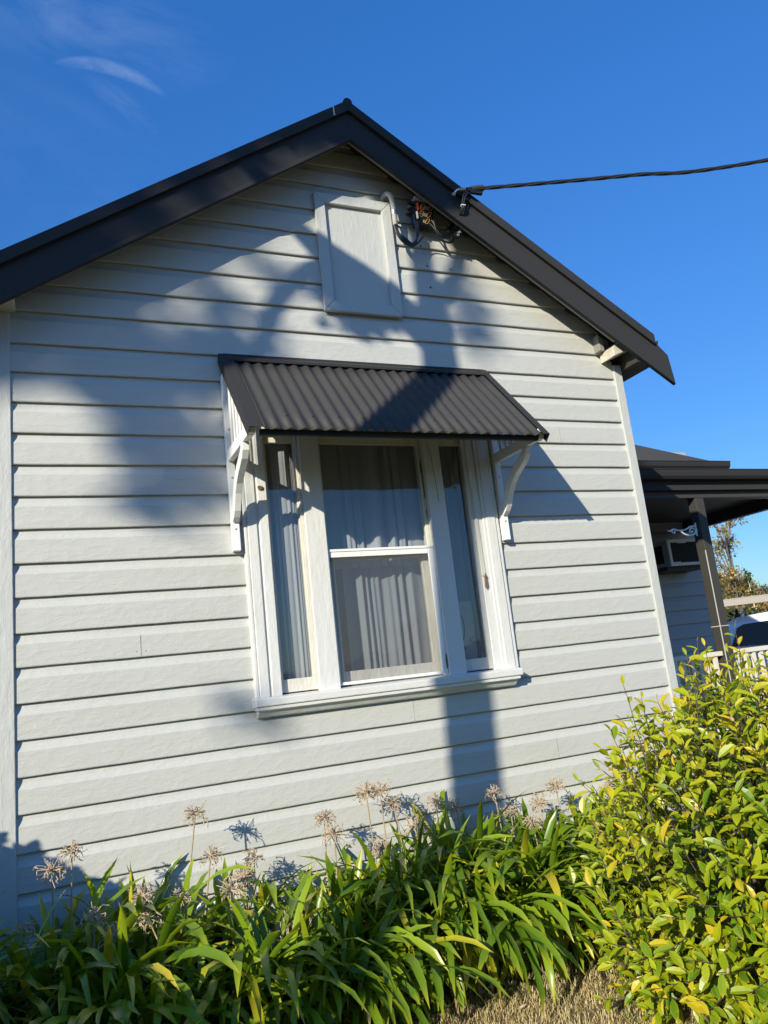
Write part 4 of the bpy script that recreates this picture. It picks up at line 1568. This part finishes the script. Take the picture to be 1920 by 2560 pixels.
# blue plastic scrap and white stones showing through the leaves
s = MB()
rgp = random.Random(2)
for x, z, r_ in ((0.90, 0.46, 0.07), (0.985, 0.43, 0.05), (1.06, 0.42, 0.06)):
    s.ball((x, -0.10, z), r_, 10, 8, (1.1, 0.7, 0.65))
s.build('white_stone_tmp', WHITE).hide_render = False
o = bpy.data.objects['white_stone_tmp']
o.name = 'white_tub'
tag(o, 'lumpy white plastic tub half hidden by leaves against the wall base', 'tub')

# ================================================================== port-wine magnolia shrub
shr = empty('magnolia_shrub', (3.3, -1.5, 0), 'dense yellow green magnolia shrub with glossy leaves and brown buds at right', 'shrub')
rg = random.Random(77)
leaves, stems, inner = MB(), MB(), MB()
buds = []
CEN = Vector((3.40, -1.62, 0.50))


SH_Z = [-0.1, 0.0, 0.2, 0.5, 0.75, 1.1, 1.27, 1.38, 1.43]
SH_R = [0.96, 1.02, 1.08, 1.09, 1.00, 0.74, 0.50, 0.25, 0.0]


def shrub_r(dirn):
    # distance from CEN to the rounded outline of the bush in a direction
    f = 1 + 0.10 * mnoise.noise(dirn * 2.3 + Vector((4, 1, 7))) + 0.13 * mnoise.noise(dirn * 6.5 + Vector((1, 9, 3)))
    r = 0.15
    while r < 1.6:
        z = CEN.z + dirn.z * r
        if z < 0.02 or math.hypot(dirn.x, dirn.y / 0.95) * r > float(np.interp(z, SH_Z, SH_R)) * f:
            break
        r += 0.015
    return r


def twig(p0, d0, L, n, rg_, lsz=1.0, ytop=0.0):
    """twig with alternate leaves; returns tip"""
    p = Vector(p0)
    d = d0.normalized()
    pts = [p.copy()]
    bend = Vector((rg_.gauss(0, 0.10), rg_.gauss(0, 0.10), 0.12))
    seg = L / n
    az = rg_.uniform(0, 6.28)
    for i in range(n):
        d = (d + bend / n + Vector((rg_.gauss(0, 0.05), rg_.gauss(0, 0.05), rg_.gauss(0, 0.04)))).normalized()
        p = p + d * seg
        if p.z < 0.04:
            p.z = 0.04
        pts.append(p.copy())
        t = (i + 1) / n
        if t > 0.15:
            az += 2.4 + rg_.gauss(0, 0.5)
            o1 = d.orthogonal().normalized()
            out = (Matrix.Rotation(az, 3, d) @ o1)
            ld_ = (out * rg_.uniform(0.75, 1.1) + d * rg_.uniform(0.45, 0.9) + Vector((0, 0, rg_.uniform(-0.25, 0.2)))).normalized()
            if i == n - 1:
                ld_ = (d + out * 0.35).normalized()
            nm = (Vector((0, 0, 1)) * rg_.uniform(0.3, 1.0) + d * 0.4 + SUN * rg_.uniform(-0.2, 0.75) + Vector((rg_.gauss(0, 0.3), rg_.gauss(0, 0.3), 0)))
            sz = rg_.choice((rg_.uniform(0.038, 0.065), rg_.uniform(0.055, 0.085), rg_.uniform(0.065, 0.098))) * lsz * (0.7 if i == n - 1 else 1)
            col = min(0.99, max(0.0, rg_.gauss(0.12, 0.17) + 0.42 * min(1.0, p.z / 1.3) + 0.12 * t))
            if rg_.random() < 0.05:
                col = rg_.uniform(0.8, 1)
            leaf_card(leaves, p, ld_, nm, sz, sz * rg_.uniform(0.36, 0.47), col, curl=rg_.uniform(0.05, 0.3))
    stems.tube(pts, [0.0032 * (1 - 0.6 * i / n) for i in range(n + 1)], 5, cap=False)
    return pts


def low_tip():
    a = rg.uniform(PI * 0.92, PI * 1.75)
    rr_ = rg.uniform(0.82, 1.06)
    return Vector((CEN.x + rr_ * math.cos(a), CEN.y + rr_ * 0.95 * math.sin(a), rg.uniform(0.05, 0.34))), Vector((math.cos(a), math.sin(a), rg.uniform(-0.15, 0.5)))


for k in range(240):
    tp, dd = low_tip()
    L = rg.uniform(0.14, 0.28)
    twig(tp - dd.normalized() * L * 0.6 + Vector((0, 0, 0.03)), dd, L, rg.randint(6, 9), rg, 1.0, 0)
for k in range(1120):
    while True:
        dv = Vector((rg.gauss(0, 1), rg.gauss(0, 1), rg.gauss(0.1, 0.75))).normalized()
        if dv.z > -0.9:
            break
    rr = shrub_r(dv) * rg.uniform(0.74, 0.98)
    tip = CEN + dv * rr
    if tip.z < 0.08:
        tip.z = rg.uniform(0.06, 0.16)
    up = Vector((0, 0, 1))
    L = rg.uniform(0.14, 0.34)
    d = (dv * 0.9 + up * rg.uniform(0.15, 0.9)).normalized()
    pts = twig(tip - d * L * 0.6, d, L, rg.randint(6, 9), rg, 1.0, max(0, dv.z + 0.2))
    if rg.random() < 0.16 and len(buds) < 90:
        buds.append((pts[rg.randint(2, len(pts) - 2)] + Vector((rg.gauss(0, 0.008), -0.008, 0.006)), rg.uniform(0.7, 1.15)))
# leggy sprigs sticking out at the top and at the left
SPRIGS = [((2.86, -1.6, 1.15), (0.05, 0, 1), 0.38), ((3.02, -1.45, 1.2), (0.06, 0, 1), 0.36), ((3.3, -1.5, 1.22), (0.1, 0, 1), 0.36), ((3.15, -1.6, 1.2), (-0.08, 0, 1), 0.30), ((2.62, -1.55, 0.95), (-0.22, 0, 1), 0.42),
          ((2.45, -1.6, 0.75), (-0.3, 0, 1), 0.42), ((2.35, -1.6, 0.55), (-0.35, 0, 1), 0.36), ((2.38, -1.7, 0.42), (-0.5, 0, 1), 0.34), ((2.75, -1.5, 1.05), (-0.12, 0, 1), 0.42), ((2.53, -1.5, 0.85), (-0.3, 0.1, 1), 0.36),
          ((3.42, -1.5, 1.2), (0.0, 0, 1), 0.30), ((2.95, -1.75, 1.0), (-0.1, -0.1, 1), 0.36)]
for p, d, L in SPRIGS:
    for j in range(2):
        q = Vector(p) + Vector((rg.gauss(0, 0.05), rg.gauss(0, 0.08), rg.gauss(-0.05, 0.05)))
        twig(q, Vector(d) + Vector((rg.gauss(0, 0.1), rg.gauss(0, 0.1), 0)), L * rg.uniform(0.75, 1.05), 9, rg, 1.0, 0.9)
# inner foliage, leaves coloured darker to put shade into the gaps
for k in range(3600):
    dv = Vector((rg.gauss(0, 1), rg.gauss(0, 1), rg.gauss(0.15, 1))).normalized()
    p = CEN + dv * shrub_r(dv) * rg.uniform(0.35, 0.86)
    if p.z < 0.05:
        continue
    ld_ = (dv + Vector((rg.gauss(0, 0.7), rg.gauss(0, 0.7), rg.gauss(0, 0.7)))).normalized()
    sz = rg.uniform(0.07, 0.10)
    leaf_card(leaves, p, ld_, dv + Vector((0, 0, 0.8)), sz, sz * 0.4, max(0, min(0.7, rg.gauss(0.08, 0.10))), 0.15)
# main limbs
for k in range(26):
    a = rg.uniform(0, 2 * PI)
    dv = Vector((math.cos(a) * rg.uniform(0.2, 0.9), math.sin(a) * rg.uniform(0.2, 0.9), rg.uniform(0.5, 1.1)))
    tip = CEN + dv.normalized() * shrub_r(dv.normalized()) * 0.62
    b0 = Vector((3.35 + rg.gauss(0, 0.08), -1.45 + rg.gauss(0, 0.08), 0.0))
    md = b0.lerp(tip, 0.5) + Vector((rg.gauss(0, 0.05), rg.gauss(0, 0.05), -0.06))
    stems.tube(smooth_pts([tuple(b0), tuple(md), tuple(tip)], 6), [0.013 - 0.009 * i / 12 for i in range(13)], 6, cap=False)
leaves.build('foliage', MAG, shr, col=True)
stems.build('stems', BARK, shr, smooth=True)
pb = MB()
pb.ball((0, 0, 0), 0.0085, 8, 8, (1, 1, 1.7))
pbm = None
for (p, sc_) in buds:
    off = WORLD_OFF[shr.name]
    if pbm is None:
        WORLD_OFF['__z'] = Vector((0, 0, 0))
        o = pb.build('flower_bud', BUD, None, smooth=True)
        pbm = o
    else:
        o = pbm.copy()
        COL.objects.link(o)
    o.parent = shr
    o.location = p - off
    o.scale = (sc_, sc_, sc_)
    o.rotation_euler = (rg.gauss(0, 0.5), rg.gauss(0, 0.5), 0)

# ================================================================== lawn blades near the camera side
mb = MB()
rg = random.Random(21)
for k in range(30000):
    x, y = rg.uniform(1.0, 3.2), rg.uniform(-1.9, -0.6)
    if y > -0.72 and rg.random() < 0.5:
        continue
    L = rg.uniform(0.014, 0.042)
    a = rg.uniform(0, 6.28)
    tilt = rg.uniform(0.15, 1.25)
    d = Vector((math.cos(a) * math.sin(tilt), math.sin(a) * math.sin(tilt), math.cos(tilt)))
    s_ = Vector((-math.sin(a), math.cos(a), 0)) * rg.uniform(0.0012, 0.0024)
    p = Vector((x, y, 0.002))
    g = mnoise.noise(Vector((x * 2.2, y * 2.2, 0)))
    col = min(1, max(0, rg.gauss(0.68, 0.24) - (0.45 if (g > 0.22 or y > -0.95) and rg.random() < 0.65 else 0)))
    i0 = mb.vert(p - s_, (col, 0, 0, 1))
    i1 = mb.vert(p + s_, (col, 0, 0, 1))
    i2 = mb.vert(p + d * L * 0.6 + s_ * 0.7, (col, 0.4, 0, 1))
    i3 = mb.vert(p + d * L * 0.6 - s_ * 0.7, (col, 0.4, 0, 1))
    i4 = mb.vert(p + d * L + Vector((0, 0, -0.004)), (col, 0.6, 0, 1))
    mb.f.append((i0, i1, i2, i3))
    mb.f.append((i3, i2, i4))
tag(mb.build('lawn_grass', GRASSM, col=True), 'short dry straw coloured grass with green patches at the bed edge', 'grass', kind='stuff')
# fallen dry stalks on the lawn
s = MB()
s.tube([(1.98, -0.86, 0.02), (2.12, -0.80, 0.03), (2.33, -0.74, 0.025)], 0.0045, 6)
tag(s.build('fallen_stalk', STALK, None, smooth=True), 'long fallen dry stalk lying on the grass under drooping leaves', 'stalk')
s = MB()
s.tube([(2.05, -1.10, 0.022), (2.10, -1.09, 0.024)], 0.005, 6)
tag(s.build('fallen_stalk', HEAD, None, smooth=True), 'short pale broken stalk piece lying out on the dry lawn', 'stalk')

# ================================================================== bush to the left whose shadow crosses the corner
def W2T(X, z, t):
    """the point a distance t towards the sun from wall point (X, 0, z)"""
    return Vector((X, 0, z)) + SUN * t


bsh = empty('sprawling_bush', (-1.2, -1.6, 0), 'dense dark sprawling bush in front of the left house corner, sloping down to the right', 'bush')
mb, sm = MB(), MB()
rg = random.Random(31)
cnt = 0
while cnt < 15000:
    X = rg.uniform(-1.3, 2.75)
    t = max(1.5, (X + 0.16) / 0.7) + rg.uniform(0, 0.9)
    top = min(0.97, 0.90 - 0.62 * X) + 0.045 * mnoise.noise(Vector((X * 6, 1, 0))) + 0.03 * mnoise.noise(Vector((X * 15, 4, 0)))
    z = top - 0.05 - (rg.random() ** 1.6) * 1.5
    p = W2T(X, z, t)
    if p.z < 0.04:
        continue
    cnt += 1
    sz = rg.uniform(0.06, 0.10)
    leaf_card(mb, p, Vector((rg.gauss(0, 1), rg.gauss(0, 1), rg.gauss(0.2, 1))), Vector((rg.gauss(0, 1), rg.gauss(0, 1), 0.5)), sz, sz * 0.55, rg.random() * 0.8, 0.15)
for k in range(18):
    X = rg.uniform(-1.0, 2.4)
    t = max(1.5, (X + 0.16) / 0.7) + rg.uniform(0.2, 0.7)
    tip = W2T(X, min(0.9, 0.82 - 0.62 * X) - 0.15, t)
    b0 = Vector((tip.x + rg.gauss(0, 0.15), tip.y + rg.gauss(0, 0.15), 0))
    sm.tube(smooth_pts([tuple(b0), tuple(b0.lerp(tip, 0.5) + Vector((0.03, 0, 0))), tuple(tip)], 5), [0.02 - 0.0014 * i for i in range(11)], 6, cap=False)
mb.build('foliage', BUSH, bsh, col=True)
sm.build('stems', BARK, bsh, smooth=True)


# ================================================================== street tree behind the camera: casts the soft trunk and crown shade
tr = W2T(2.50, -2.38, 6.0)
tree = empty('street_tree', (tr.x, tr.y, 0), 'tall street tree with a bare trunk standing on the lawn behind the viewer', 'tree')
tm = MB()
T = 6.0
trunk = [(2.47, -2.40), (2.50, -1.9), (2.54, -1.0), (2.56, 0.2), (2.58, 1.2), (2.64, 2.3), (2.72, 3.3), (2.70, 3.95), (2.66, 4.4), (2.72, 5.2), (2.66, 6.1)]
tm.tube([W2T(x, z, T) for x, z in trunk], [0.17, 0.145, 0.130, 0.124, 0.12, 0.115, 0.108, 0.085, 0.06, 0.04, 0.015], 12)
limbs = [([(2.70, 3.66), (2.45, 3.97), (2.18, 4.16), (1.93, 4.34), (1.70, 4.55), (1.5, 4.85)], [0.085, 0.12, 0.13, 0.10, 0.05, 0.02], 0.0),
         ([(1.95, 4.32), (1.60, 4.0), (1.46, 3.70), (1.30, 3.3), (1.12, 3.0)], [0.05, 0.05, 0.045, 0.03, 0.012], 0.9),
         ([(2.70, 4.0), (2.95, 4.35), (3.10, 4.9), (3.3, 5.6)], [0.05, 0.045, 0.035, 0.012], -0.3),
         ([(2.66, 4.5), (2.4, 5.1), (2.1, 5.8), (1.9, 6.4)], [0.04, 0.035, 0.03, 0.01], 0.4)]


def limb_set(mb_, lims, T_):
    for pl, rd, dt in lims:
        n_ = len(pl)
        mb_.tube(smooth_pts([tuple(W2T(x, z, T_ + dt * i / (n_ - 1) * 2)) for i, (x, z) in enumerate(pl)], 4), [float(np.interp(i / 4, range(n_), rd)) for i in range(4 * (n_ - 1) + 1)], 8)


def crown_set(mb_, clumps_, T_, rg_, lo_s=0.08, hi_s=0.13):
    for X, z, rx, rz, cnt, dt in clumps_:
        for k in range(cnt):
            while True:
                a, b = rg_.uniform(-1, 1), rg_.uniform(-1, 1)
                if a * a + b * b < 1:
                    break
            p = W2T(X + a * rx, z + b * rz, T_ + dt + rg_.uniform(-0.6, 0.6))
            sz = rg_.uniform(lo_s, hi_s)
            leaf_card(mb_, p, Vector((rg_.gauss(0, 1), rg_.gauss(0, 1), rg_.gauss(-0.4, 0.8))), Vector((rg_.gauss(0, 1), rg_.gauss(0, 1), 1)), sz, sz * 0.5, rg_.random(), 0.2)
        for k in range(max(2, cnt // 80)):       # twigs carrying the clump
            a = W2T(X + rg_.uniform(-rx, rx), z + rg_.uniform(-rz, rz), T_ + dt)
            b = W2T(X + rg_.uniform(-rx, rx) * 0.5, z + rg_.uniform(-rz, rz) * 0.5, T_ + dt + rg_.uniform(-.4, .4))
            mb_.tube([a, b], [0.006, 0.004], 5, col=(0.9, 0.3, 0, 1))


limb_set(tm, limbs, T)
tm.build('trunk', GREYBARK, tree, smooth=True)
lf = MB()
crown_set(lf, [  # wall X, wall z, rx, rz, leaves, t offset
    (2.10, 3.88, 0.22, 0.10, 70, 1.4), (2.02, 4.06, 0.20, 0.15, 120, 0.6), (2.3, 3.95, 0.2, 0.14, 120, 0.5), (2.66, 4.88, 0.24, 0.11, 330, 0.4), (3.0, 4.69, 0.18, 0.10, 220, 0.4),
    (2.33, 5.10, 0.32, 0.22, 420, 1.0), (2.85, 4.88, 0.30, 0.20, 300, 1.0), (2.4, 5.6, 0.7, 0.4, 220, 0.6), (3.3, 5.5, 0.5, 0.4, 120, 0.4), (1.75, 5.02, 0.3, 0.22, 160, 1.2)], T, random.Random(91))
lf.build('crown', BUSH, tree, col=True)

# a second, taller tree farther up the street: the soft blotches on the left of the wall
T2 = 18.0
t2 = W2T(-1.6, -7.11, T2)
tree2 = empty('street_tree', (t2.x, t2.y, 0), 'taller leafy street tree farther away down the lawn with a wide crown', 'tree')
tm = MB()
tm.tube([W2T(x, z, T2) for x, z in [(-1.6, -7.15), (-1.55, -4), (-1.4, -1), (-1.2, 1.5), (-0.9, 3.0), (-0.6, 4.2), (-0.3, 5.4), (0.1, 6.6)]], [0.3, 0.24, 0.21, 0.18, 0.15, 0.11, 0.07, 0.02], 12)
limb_set(tm, [([(-0.95, 2.9), (-0.4, 3.2), (0.2, 3.35), (0.7, 3.3), (1.05, 3.1)], [0.09, 0.07, 0.055, 0.04, 0.015], 0.3),
              ([(-0.6, 4.2), (0.1, 4.25), (0.7, 4.35), (1.2, 4.55), (1.7, 4.9)], [0.08, 0.07, 0.055, 0.04, 0.015], -0.3),
              ([(0.3, 3.35), (0.7, 3.8), (1.1, 4.1), (1.45, 4.25)], [0.045, 0.04, 0.03, 0.012], 0.4),
              ([(-0.45, 4.8), (0.3, 5.1), (1.1, 5.3), (2.0, 5.5), (2.8, 5.3), (3.0, 4.7), (2.98, 4.1)], [0.07, 0.06, 0.05, 0.04, 0.03, 0.022, 0.01], 0.1)], T2)
tm.build('trunk', GREYBARK, tree2, smooth=True)
lf = MB()
crown_set(lf, [
    (0.62, 3.44, 0.32, 0.26, 430, 0.6), (1.05, 3.50, 0.22, 0.24, 300, 0.0), (0.70, 3.02, 0.22, 0.2, 150, 0.4), (1.05, 2.98, 0.2, 0.14, 70, 0.4), (0.42, 3.78, 0.26, 0.16, 130, 0.6), (0.85, 2.70, 0.30, 0.16, 170, 0.2),
    (2.98, 4.04, 0.14, 0.32, 80, 0.2), (1.62, 4.16, 0.12, 0.10, 26, 0.2), (1.20, 3.86, 0.11, 0.22, 70, 0.1), (1.48, 3.66, 0.12, 0.18, 40, 0.1), (1.2, 1.42, 0.18, 0.09, 26, 0.5),
    (0.2, 3.74, 0.24, 0.15, 230, 0.4), (0.55, 3.96, 0.24, 0.14, 230, 0.3), (0.9, 4.24, 0.22, 0.10, 150, 0.0), (1.2, 4.46, 0.22, 0.09, 120, 0.0), (1.55, 4.70, 0.22, 0.09, 130, -0.2), (1.9, 4.94, 0.22, 0.10, 170, -0.2), (-0.15, 3.55, 0.24, 0.18, 200, 0.3), (0.5, 4.4, 0.4, 0.2, 200, 0.3), (1.2, 4.9, 0.4, 0.2, 200, 0.3),
    (-0.6, 4.6, 0.5, 0.5, 200, 0.3), (0.4, 5.4, 0.7, 0.5, 200, 0.3), (1.4, 5.8, 0.7, 0.4, 160, 0.3)], T2, random.Random(92), 0.10, 0.16)
lf.build('crown', BUSH, tree2, col=True)

# ================================================================== beyond the verandah: car, carport, trees
# white van / wagon side-on to the viewer
cdir = Vector((0.70, -0.71, 0)).normalized()       # along the car, to the right in the picture
cside = Vector((-cdir.y * -1, -cdir.x, 0))         # placeholder, fixed below
cside = Vector((-0.71, -0.70, 0)).normalized()     # towards the viewer
car0 = Vector((10.98, 5.92, 0))                     # rear end on the near side
car = empty('white_wagon', tuple(car0 + cdir * 2.2 - cside * 0.85), 'white wagon with dark tinted side windows parked beyond the verandah', 'car')


def cpt(u, v, z):
    """u along the car from the rear, v depth away from the viewer"""
    return car0 + cdir * u - cside * v + Vector((0, 0, z))


def car_extrude(mb, prof_, v0, v1, inset0=0.0):
    n = len(mb.v)
    k = len(prof_)
    for v in (v0, v1):
        for u, z in prof_:
            mb.vert(cpt(u, v, z))
    mb.f.append(tuple(n + i for i in range(k)))
    mb.f.append(tuple(n + k + i for i in reversed(range(k))))
    for i in range(k):
        j = (i + 1) % k
        mb.f.append((n + i, n + j, n + k + j, n + k + i))


mb = MB()
car_extrude(mb, [(-0.12, 0.35), (-0.15, 0.6), (-0.10, 1.20), (3.1, 1.12), (4.15, 0.98), (4.35, 0.75), (4.35, 0.35), (3.95, 0.30), (0.3, 0.30)], 0.0, 1.75)
# cabin, slightly narrower at the roof
n = len(mb.v)
lowp = [(-0.10, 1.19), (3.15, 1.115)]
hip = [(0.10, 1.62), (0.35, 1.715), (1.0, 1.765), (1.9, 1.755), (2.25, 1.69)]
for v_l, v_h in ((0.02, 0.17), (1.73, 1.58)):
    for u, z in (lowp[0], *hip, lowp[1]):
        mb.vert(cpt(u, v_h if z > 1.3 else v_l, z))
k = 7
mb.f.append(tuple(n + i for i in range(k)))
mb.f.append(tuple(n + k + i for i in reversed(range(k))))
for i in range(k):
    j = (i + 1) % k
    mb.f.append((n + i, n + j, n + k + j, n + k + i))
mb.build('body', CARPAINT, car, bevel=0.05)
for nm, poly in (('rear_side_window', [(0.16, 1.27), (0.88, 1.25), (0.94, 1.30), (0.93, 1.60), (0.88, 1.655), (0.42, 1.635), (0.30, 1.58)]),
                 ('front_side_window', [(1.08, 1.25), (2.55, 1.20), (2.12, 1.62), (2.0, 1.655), (1.12, 1.66), (1.07, 1.62)])):
    mb = MB()
    front, back = [], []
    for u, z in poly:
        v = np.interp(z, [1.19, 1.70], [0.02, 0.17])
        front.append(mb.vert(cpt(u, v - 0.012, z)))
        back.append(mb.vert(cpt(u, v + 0.02, z)))
    mb.f.append(tuple(front))
    mb.f.append(tuple(reversed(back)))
    for i in range(len(poly)):
        j = (i + 1) % len(poly)
        mb.f.append((front[i], front[j], back[j], back[i]))
    mb.build(nm, CARGLASS, car)
mb = MB()
for u, z0_, z1_ in ((1.0, 0.45, 1.70),):
    a, b = cpt(u, 0.0 - 0.004, z0_), cpt(u, -0.004, 1.19)
    mb.tube([a, b, cpt(u, 0.15, 1.69)], 0.008, 4)
mb.build('door_seam', NAIL, car)
for u in (0.75, 3.45):
    for v in (0.1, 1.65):
        mb = MB()
        c_ = cpt(u, v, 0.34)
        sd = cside
        mb.tube([c_ - sd * 0.11, c_ + sd * 0.11], 0.34, 24)
        w_ = mb.build('wheel', TYRE, car, bevel=0.02)
        mb = MB()
        mb.tube([c_ - sd * 0.115, c_ + sd * 0.115], 0.2, 16)
        mb.build('rim', METAL, w_)
mb = MB()
mb.tube([cpt(0.30, 0.4, 1.69), cpt(0.55, 0.4, 1.93)], 0.008, 5)
mb.build('aerial', NAIL, car)
mb = MB()
mb.box(0, 0, 0, 0, 0, 0)
mb = MB()
for z in (0.75,):
    a = cpt(-0.145, 0.02, 0.8)
    mb.tube([a, cpt(-0.13, 0.02, 1.1)], 0.05, 8)
mb.build('tail_light', RED, car)

# carport
cpv = empty('carport', (20.0, 11.0, 0), 'flat beige carport roof on thin posts behind the white wagon', 'carport')
pa, pb_ = Vector((16.4, 14.2, 0)), Vector((22.5, 7.9, 0))
dvec = (pb_ - pa).normalized()
perp = Vector((-dvec.y, dvec.x, 0))
if perp.dot(Vector((1, 1, 0))) < 0:
    perp = -perp


def obox(mb, a, b, w, z0, z1, off=0.0):
    n = len(mb.v)
    for z in (z0, z1):
        for p in (a + perp * off, b + perp * off, b + perp * (off + w), a + perp * (off + w)):
            mb.vert((p.x, p.y, z))
    for f in ((3, 2, 1, 0), (4, 5, 6, 7), (0, 1, 5, 4), (1, 2, 6, 5), (2, 3, 7, 6), (3, 0, 4, 7)):
        mb.f.append(tuple(n + i for i in f))


mb = MB()
obox(mb, pa, pb_, 0.06, 2.24, 2.42)
mb.build('fascia_beam', CARPORT, cpv, bevel=0.01)
mb = MB()
obox(mb, pa, pb_, 5.0, 2.421, 2.45, 0.0)
mb.build('roof', CARPORT, cpv)
for t in (0.16, 0.33, 0.52, 0.75, 0.97):
    p = pa.lerp(pb_, t)
    for off in (0.061, 4.8):
        mb = MB()
        obox(mb, p, p + dvec * 0.09, 0.09, 0.0, 2.24, off)
        mb.build('post', VPOST, cpv)
mb = MB()
p = pa.lerp(pb_, 0.435)
obox(mb, p, p + dvec * 0.36, 0.4, 2.4505, 2.53, 0.6)
mb.build('roof_vent', WHITE, cpv, bevel=0.02)


def far_tree(name, base, trunk_pts, blobs, mat, bark, label, seed, leaf=0.10, per=160, cat='tree', r0=0.12, twigs=0):
    t = empty(name, base, label, cat)
    rg_ = random.Random(seed)
    m1, m2 = MB(), MB()
    B = Vector(base)
    for pts_, r_ in trunk_pts:
        pp = smooth_pts([tuple(B + Vector(p)) for p in pts_], 5)
        m1.tube(pp, [r_ * (1 - 0.85 * i / (len(pp) - 1)) for i in range(len(pp))], 7, cap=False)
    for (cx_, cy_, cz_, rr_, dens) in blobs:
        c_ = B + Vector((cx_, cy_, cz_))
        for k_ in range(int(per * dens)):
            dv_ = Vector((rg_.gauss(0, 1), rg_.gauss(0, 1), rg_.gauss(0, 1))).normalized() * rr_ * rg_.uniform(0.2, 1.0)
            tri_leaf(m2, c_ + dv_, leaf * rg_.uniform(0.6, 1.3), rg_.random(), rg_)
        for k_ in range(twigs):
            dv_ = Vector((rg_.gauss(0, 1), rg_.gauss(0, 1), rg_.gauss(0, 1))).normalized() * rr_
            m1.tube([c_ - dv_ * 0.2, c_ + dv_ * 0.5 + Vector((0, 0, 0.05)), c_ + dv_], [0.018, 0.012, 0.006], 4, cap=False)
    m1.build('trunk', bark, t, smooth=True)
    m2.build('crown', mat, t, col=True)
    return t


rgA = random.Random(8)
bl = []
tk = [([(0, 0, 0), (0.1, 0, 1.5), (0.05, 0, 3.0), (0.2, 0, 4.6)], 0.16)]
for k in range(46):
    a = rgA.uniform(0, 6.28)
    r_ = rgA.uniform(0.2, 2.1)
    z = rgA.uniform(1.4, 6.6)
    r_ *= (1.1 - 0.09 * z)
    x, y = r_ * math.cos(a), r_ * math.sin(a)
    bl.append((x, y, z, rgA.uniform(0.25, 0.55), 0.7 if z < 3.4 else 0.4))
    if k % 2 == 0:
        tk.append(([(0.08, 0, max(0.6, z - 1.6)), (x * 0.5, y * 0.5, z - 0.6), (x, y, z + 0.2)], 0.05))
far_tree('autumn_tree', (26.1, 19.15, 0), tk, bl, AUT, GREYBARK, 'golden leaved half bare autumn tree beyond the dark verandah post', 5, leaf=0.13, per=170, twigs=12)
bl = []
rgA = random.Random(18)
for k in range(30):
    bl.append((rgA.uniform(-3, 3), rgA.uniform(-1.5, 1.5), rgA.uniform(0.5, 2.05), rgA.uniform(0.35, 0.6), 1.0))
far_tree('evergreen_shrub', (23.6, 17.2, 0), [([(0, 0, 0), (0.1, 0, 1.2), (0, 0, 2.2)], 0.1)], bl, EVER, BARK, 'dark green bushy shrub below the golden tree behind the carport', 6, leaf=0.18, per=150, cat='shrub')
bl = [(0.04, 0, 3.35, 0.16, 0.5), (-0.06, 0.02, 3.15, 0.18, 0.6), (0.08, 0, 2.95, 0.14, 0.4), (-0.02, 0, 3.52, 0.10, 0.25), (0.03, 0, 2.75, 0.10, 0.25)]
far_tree('sapling', (22.75, 15.45, 0), [([(0, 0, 0), (0.1, -0.02, 1.2), (0.06, 0, 2.2), (0, 0, 3.5)], 0.05)], bl, EVER, CREAMBEAM, 'thin sapling with a sparse dark leafy top beside the golden tree', 9, leaf=0.13, per=60)
# scattered bare-limbed gums right of the sapling, behind the carport
bl = []
rgA = random.Random(28)
tk = [([(0, 0, 0), (0.2, 0, 1.5), (0.1, 0, 3)], 0.12)]
for k in range(10):
    x, z = rgA.uniform(-1.4, 1.4), rgA.uniform(1.2, 2.7)
    bl.append((x, rgA.uniform(-0.8, 0.8), z, rgA.uniform(0.3, 0.5), 0.5))
    tk.append(([(0.1, 0, 1.0), (x * 0.5, 0, z - 0.4), (x, 0, z)], 0.05))
far_tree('bare_tree', (27.2, 13.9, 0), tk, bl, HILLLEAF, GREYBARK, 'brownish thin tree seen through the open carport under its roof', 12, leaf=0.16, per=70, twigs=6)

# trees added across the street: tall ones block skylight, low ones show in panes
proto = None
rgS = random.Random(44)
for i, (x, y, sc, lab) in enumerate(((-14, -21, 1.2, 'big spreading unseen green tree added across the street to block skylight, nearest the street trees'), (-7, -23, 1.25, 'broad round unseen green tree added across the street to block skylight, next after the big spreading one'), (-0.5, -25, 1.1, 'tall broad unseen green tree added across the street to block skylight, second of the row'),
                                     (6.5, -24, 0.42, 'smaller broad green tree across the street, third of the row'), (13, -22, 0.55, 'broad green tree across the street, fourth of the row'),
                                     (20, -19, 0.5, 'broad green tree across the street at the right end of the row'))):
    if proto is None:
        bl = []
        for k in range(46):
            a = rgS.uniform(0, 6.28)
            r_ = 2.6 * math.sqrt(rgS.random())
            bl.append((r_ * math.cos(a), r_ * math.sin(a), rgS.uniform(1.6, 6.4) * (1.05 - 0.06 * r_), rgS.uniform(0.7, 1.1), 1.0))
        proto = far_tree('added_broad_tree', (x, y, 0), [([(0, 0, 0), (0.1, 0, 1.5), (0, 0.1, 3), (0.1, 0, 5)], 0.25), ([(0.05, 0, 1.6), (-0.9, 0.2, 2.8), (-1.5, 0.2, 4)], 0.12), ([(0.05, 0, 1.8), (0.9, -0.2, 3), (1.5, 0, 4.4)], 0.12)], bl, EVER, BARK, lab, 61, leaf=0.34, per=80)
        proto['group'] = 'trees across the street'
        proto.scale = (sc, sc, sc)
    else:
        c = proto.copy()
        COL.objects.link(c)
        c.location = (x, y, 0)
        c.rotation_euler = (0, 0, i * 1.3)
        c.scale = (sc, sc, sc)
        c['label'] = lab
        for ch in list(proto.children):
            d = ch.copy()
            COL.objects.link(d)
            d.parent = c
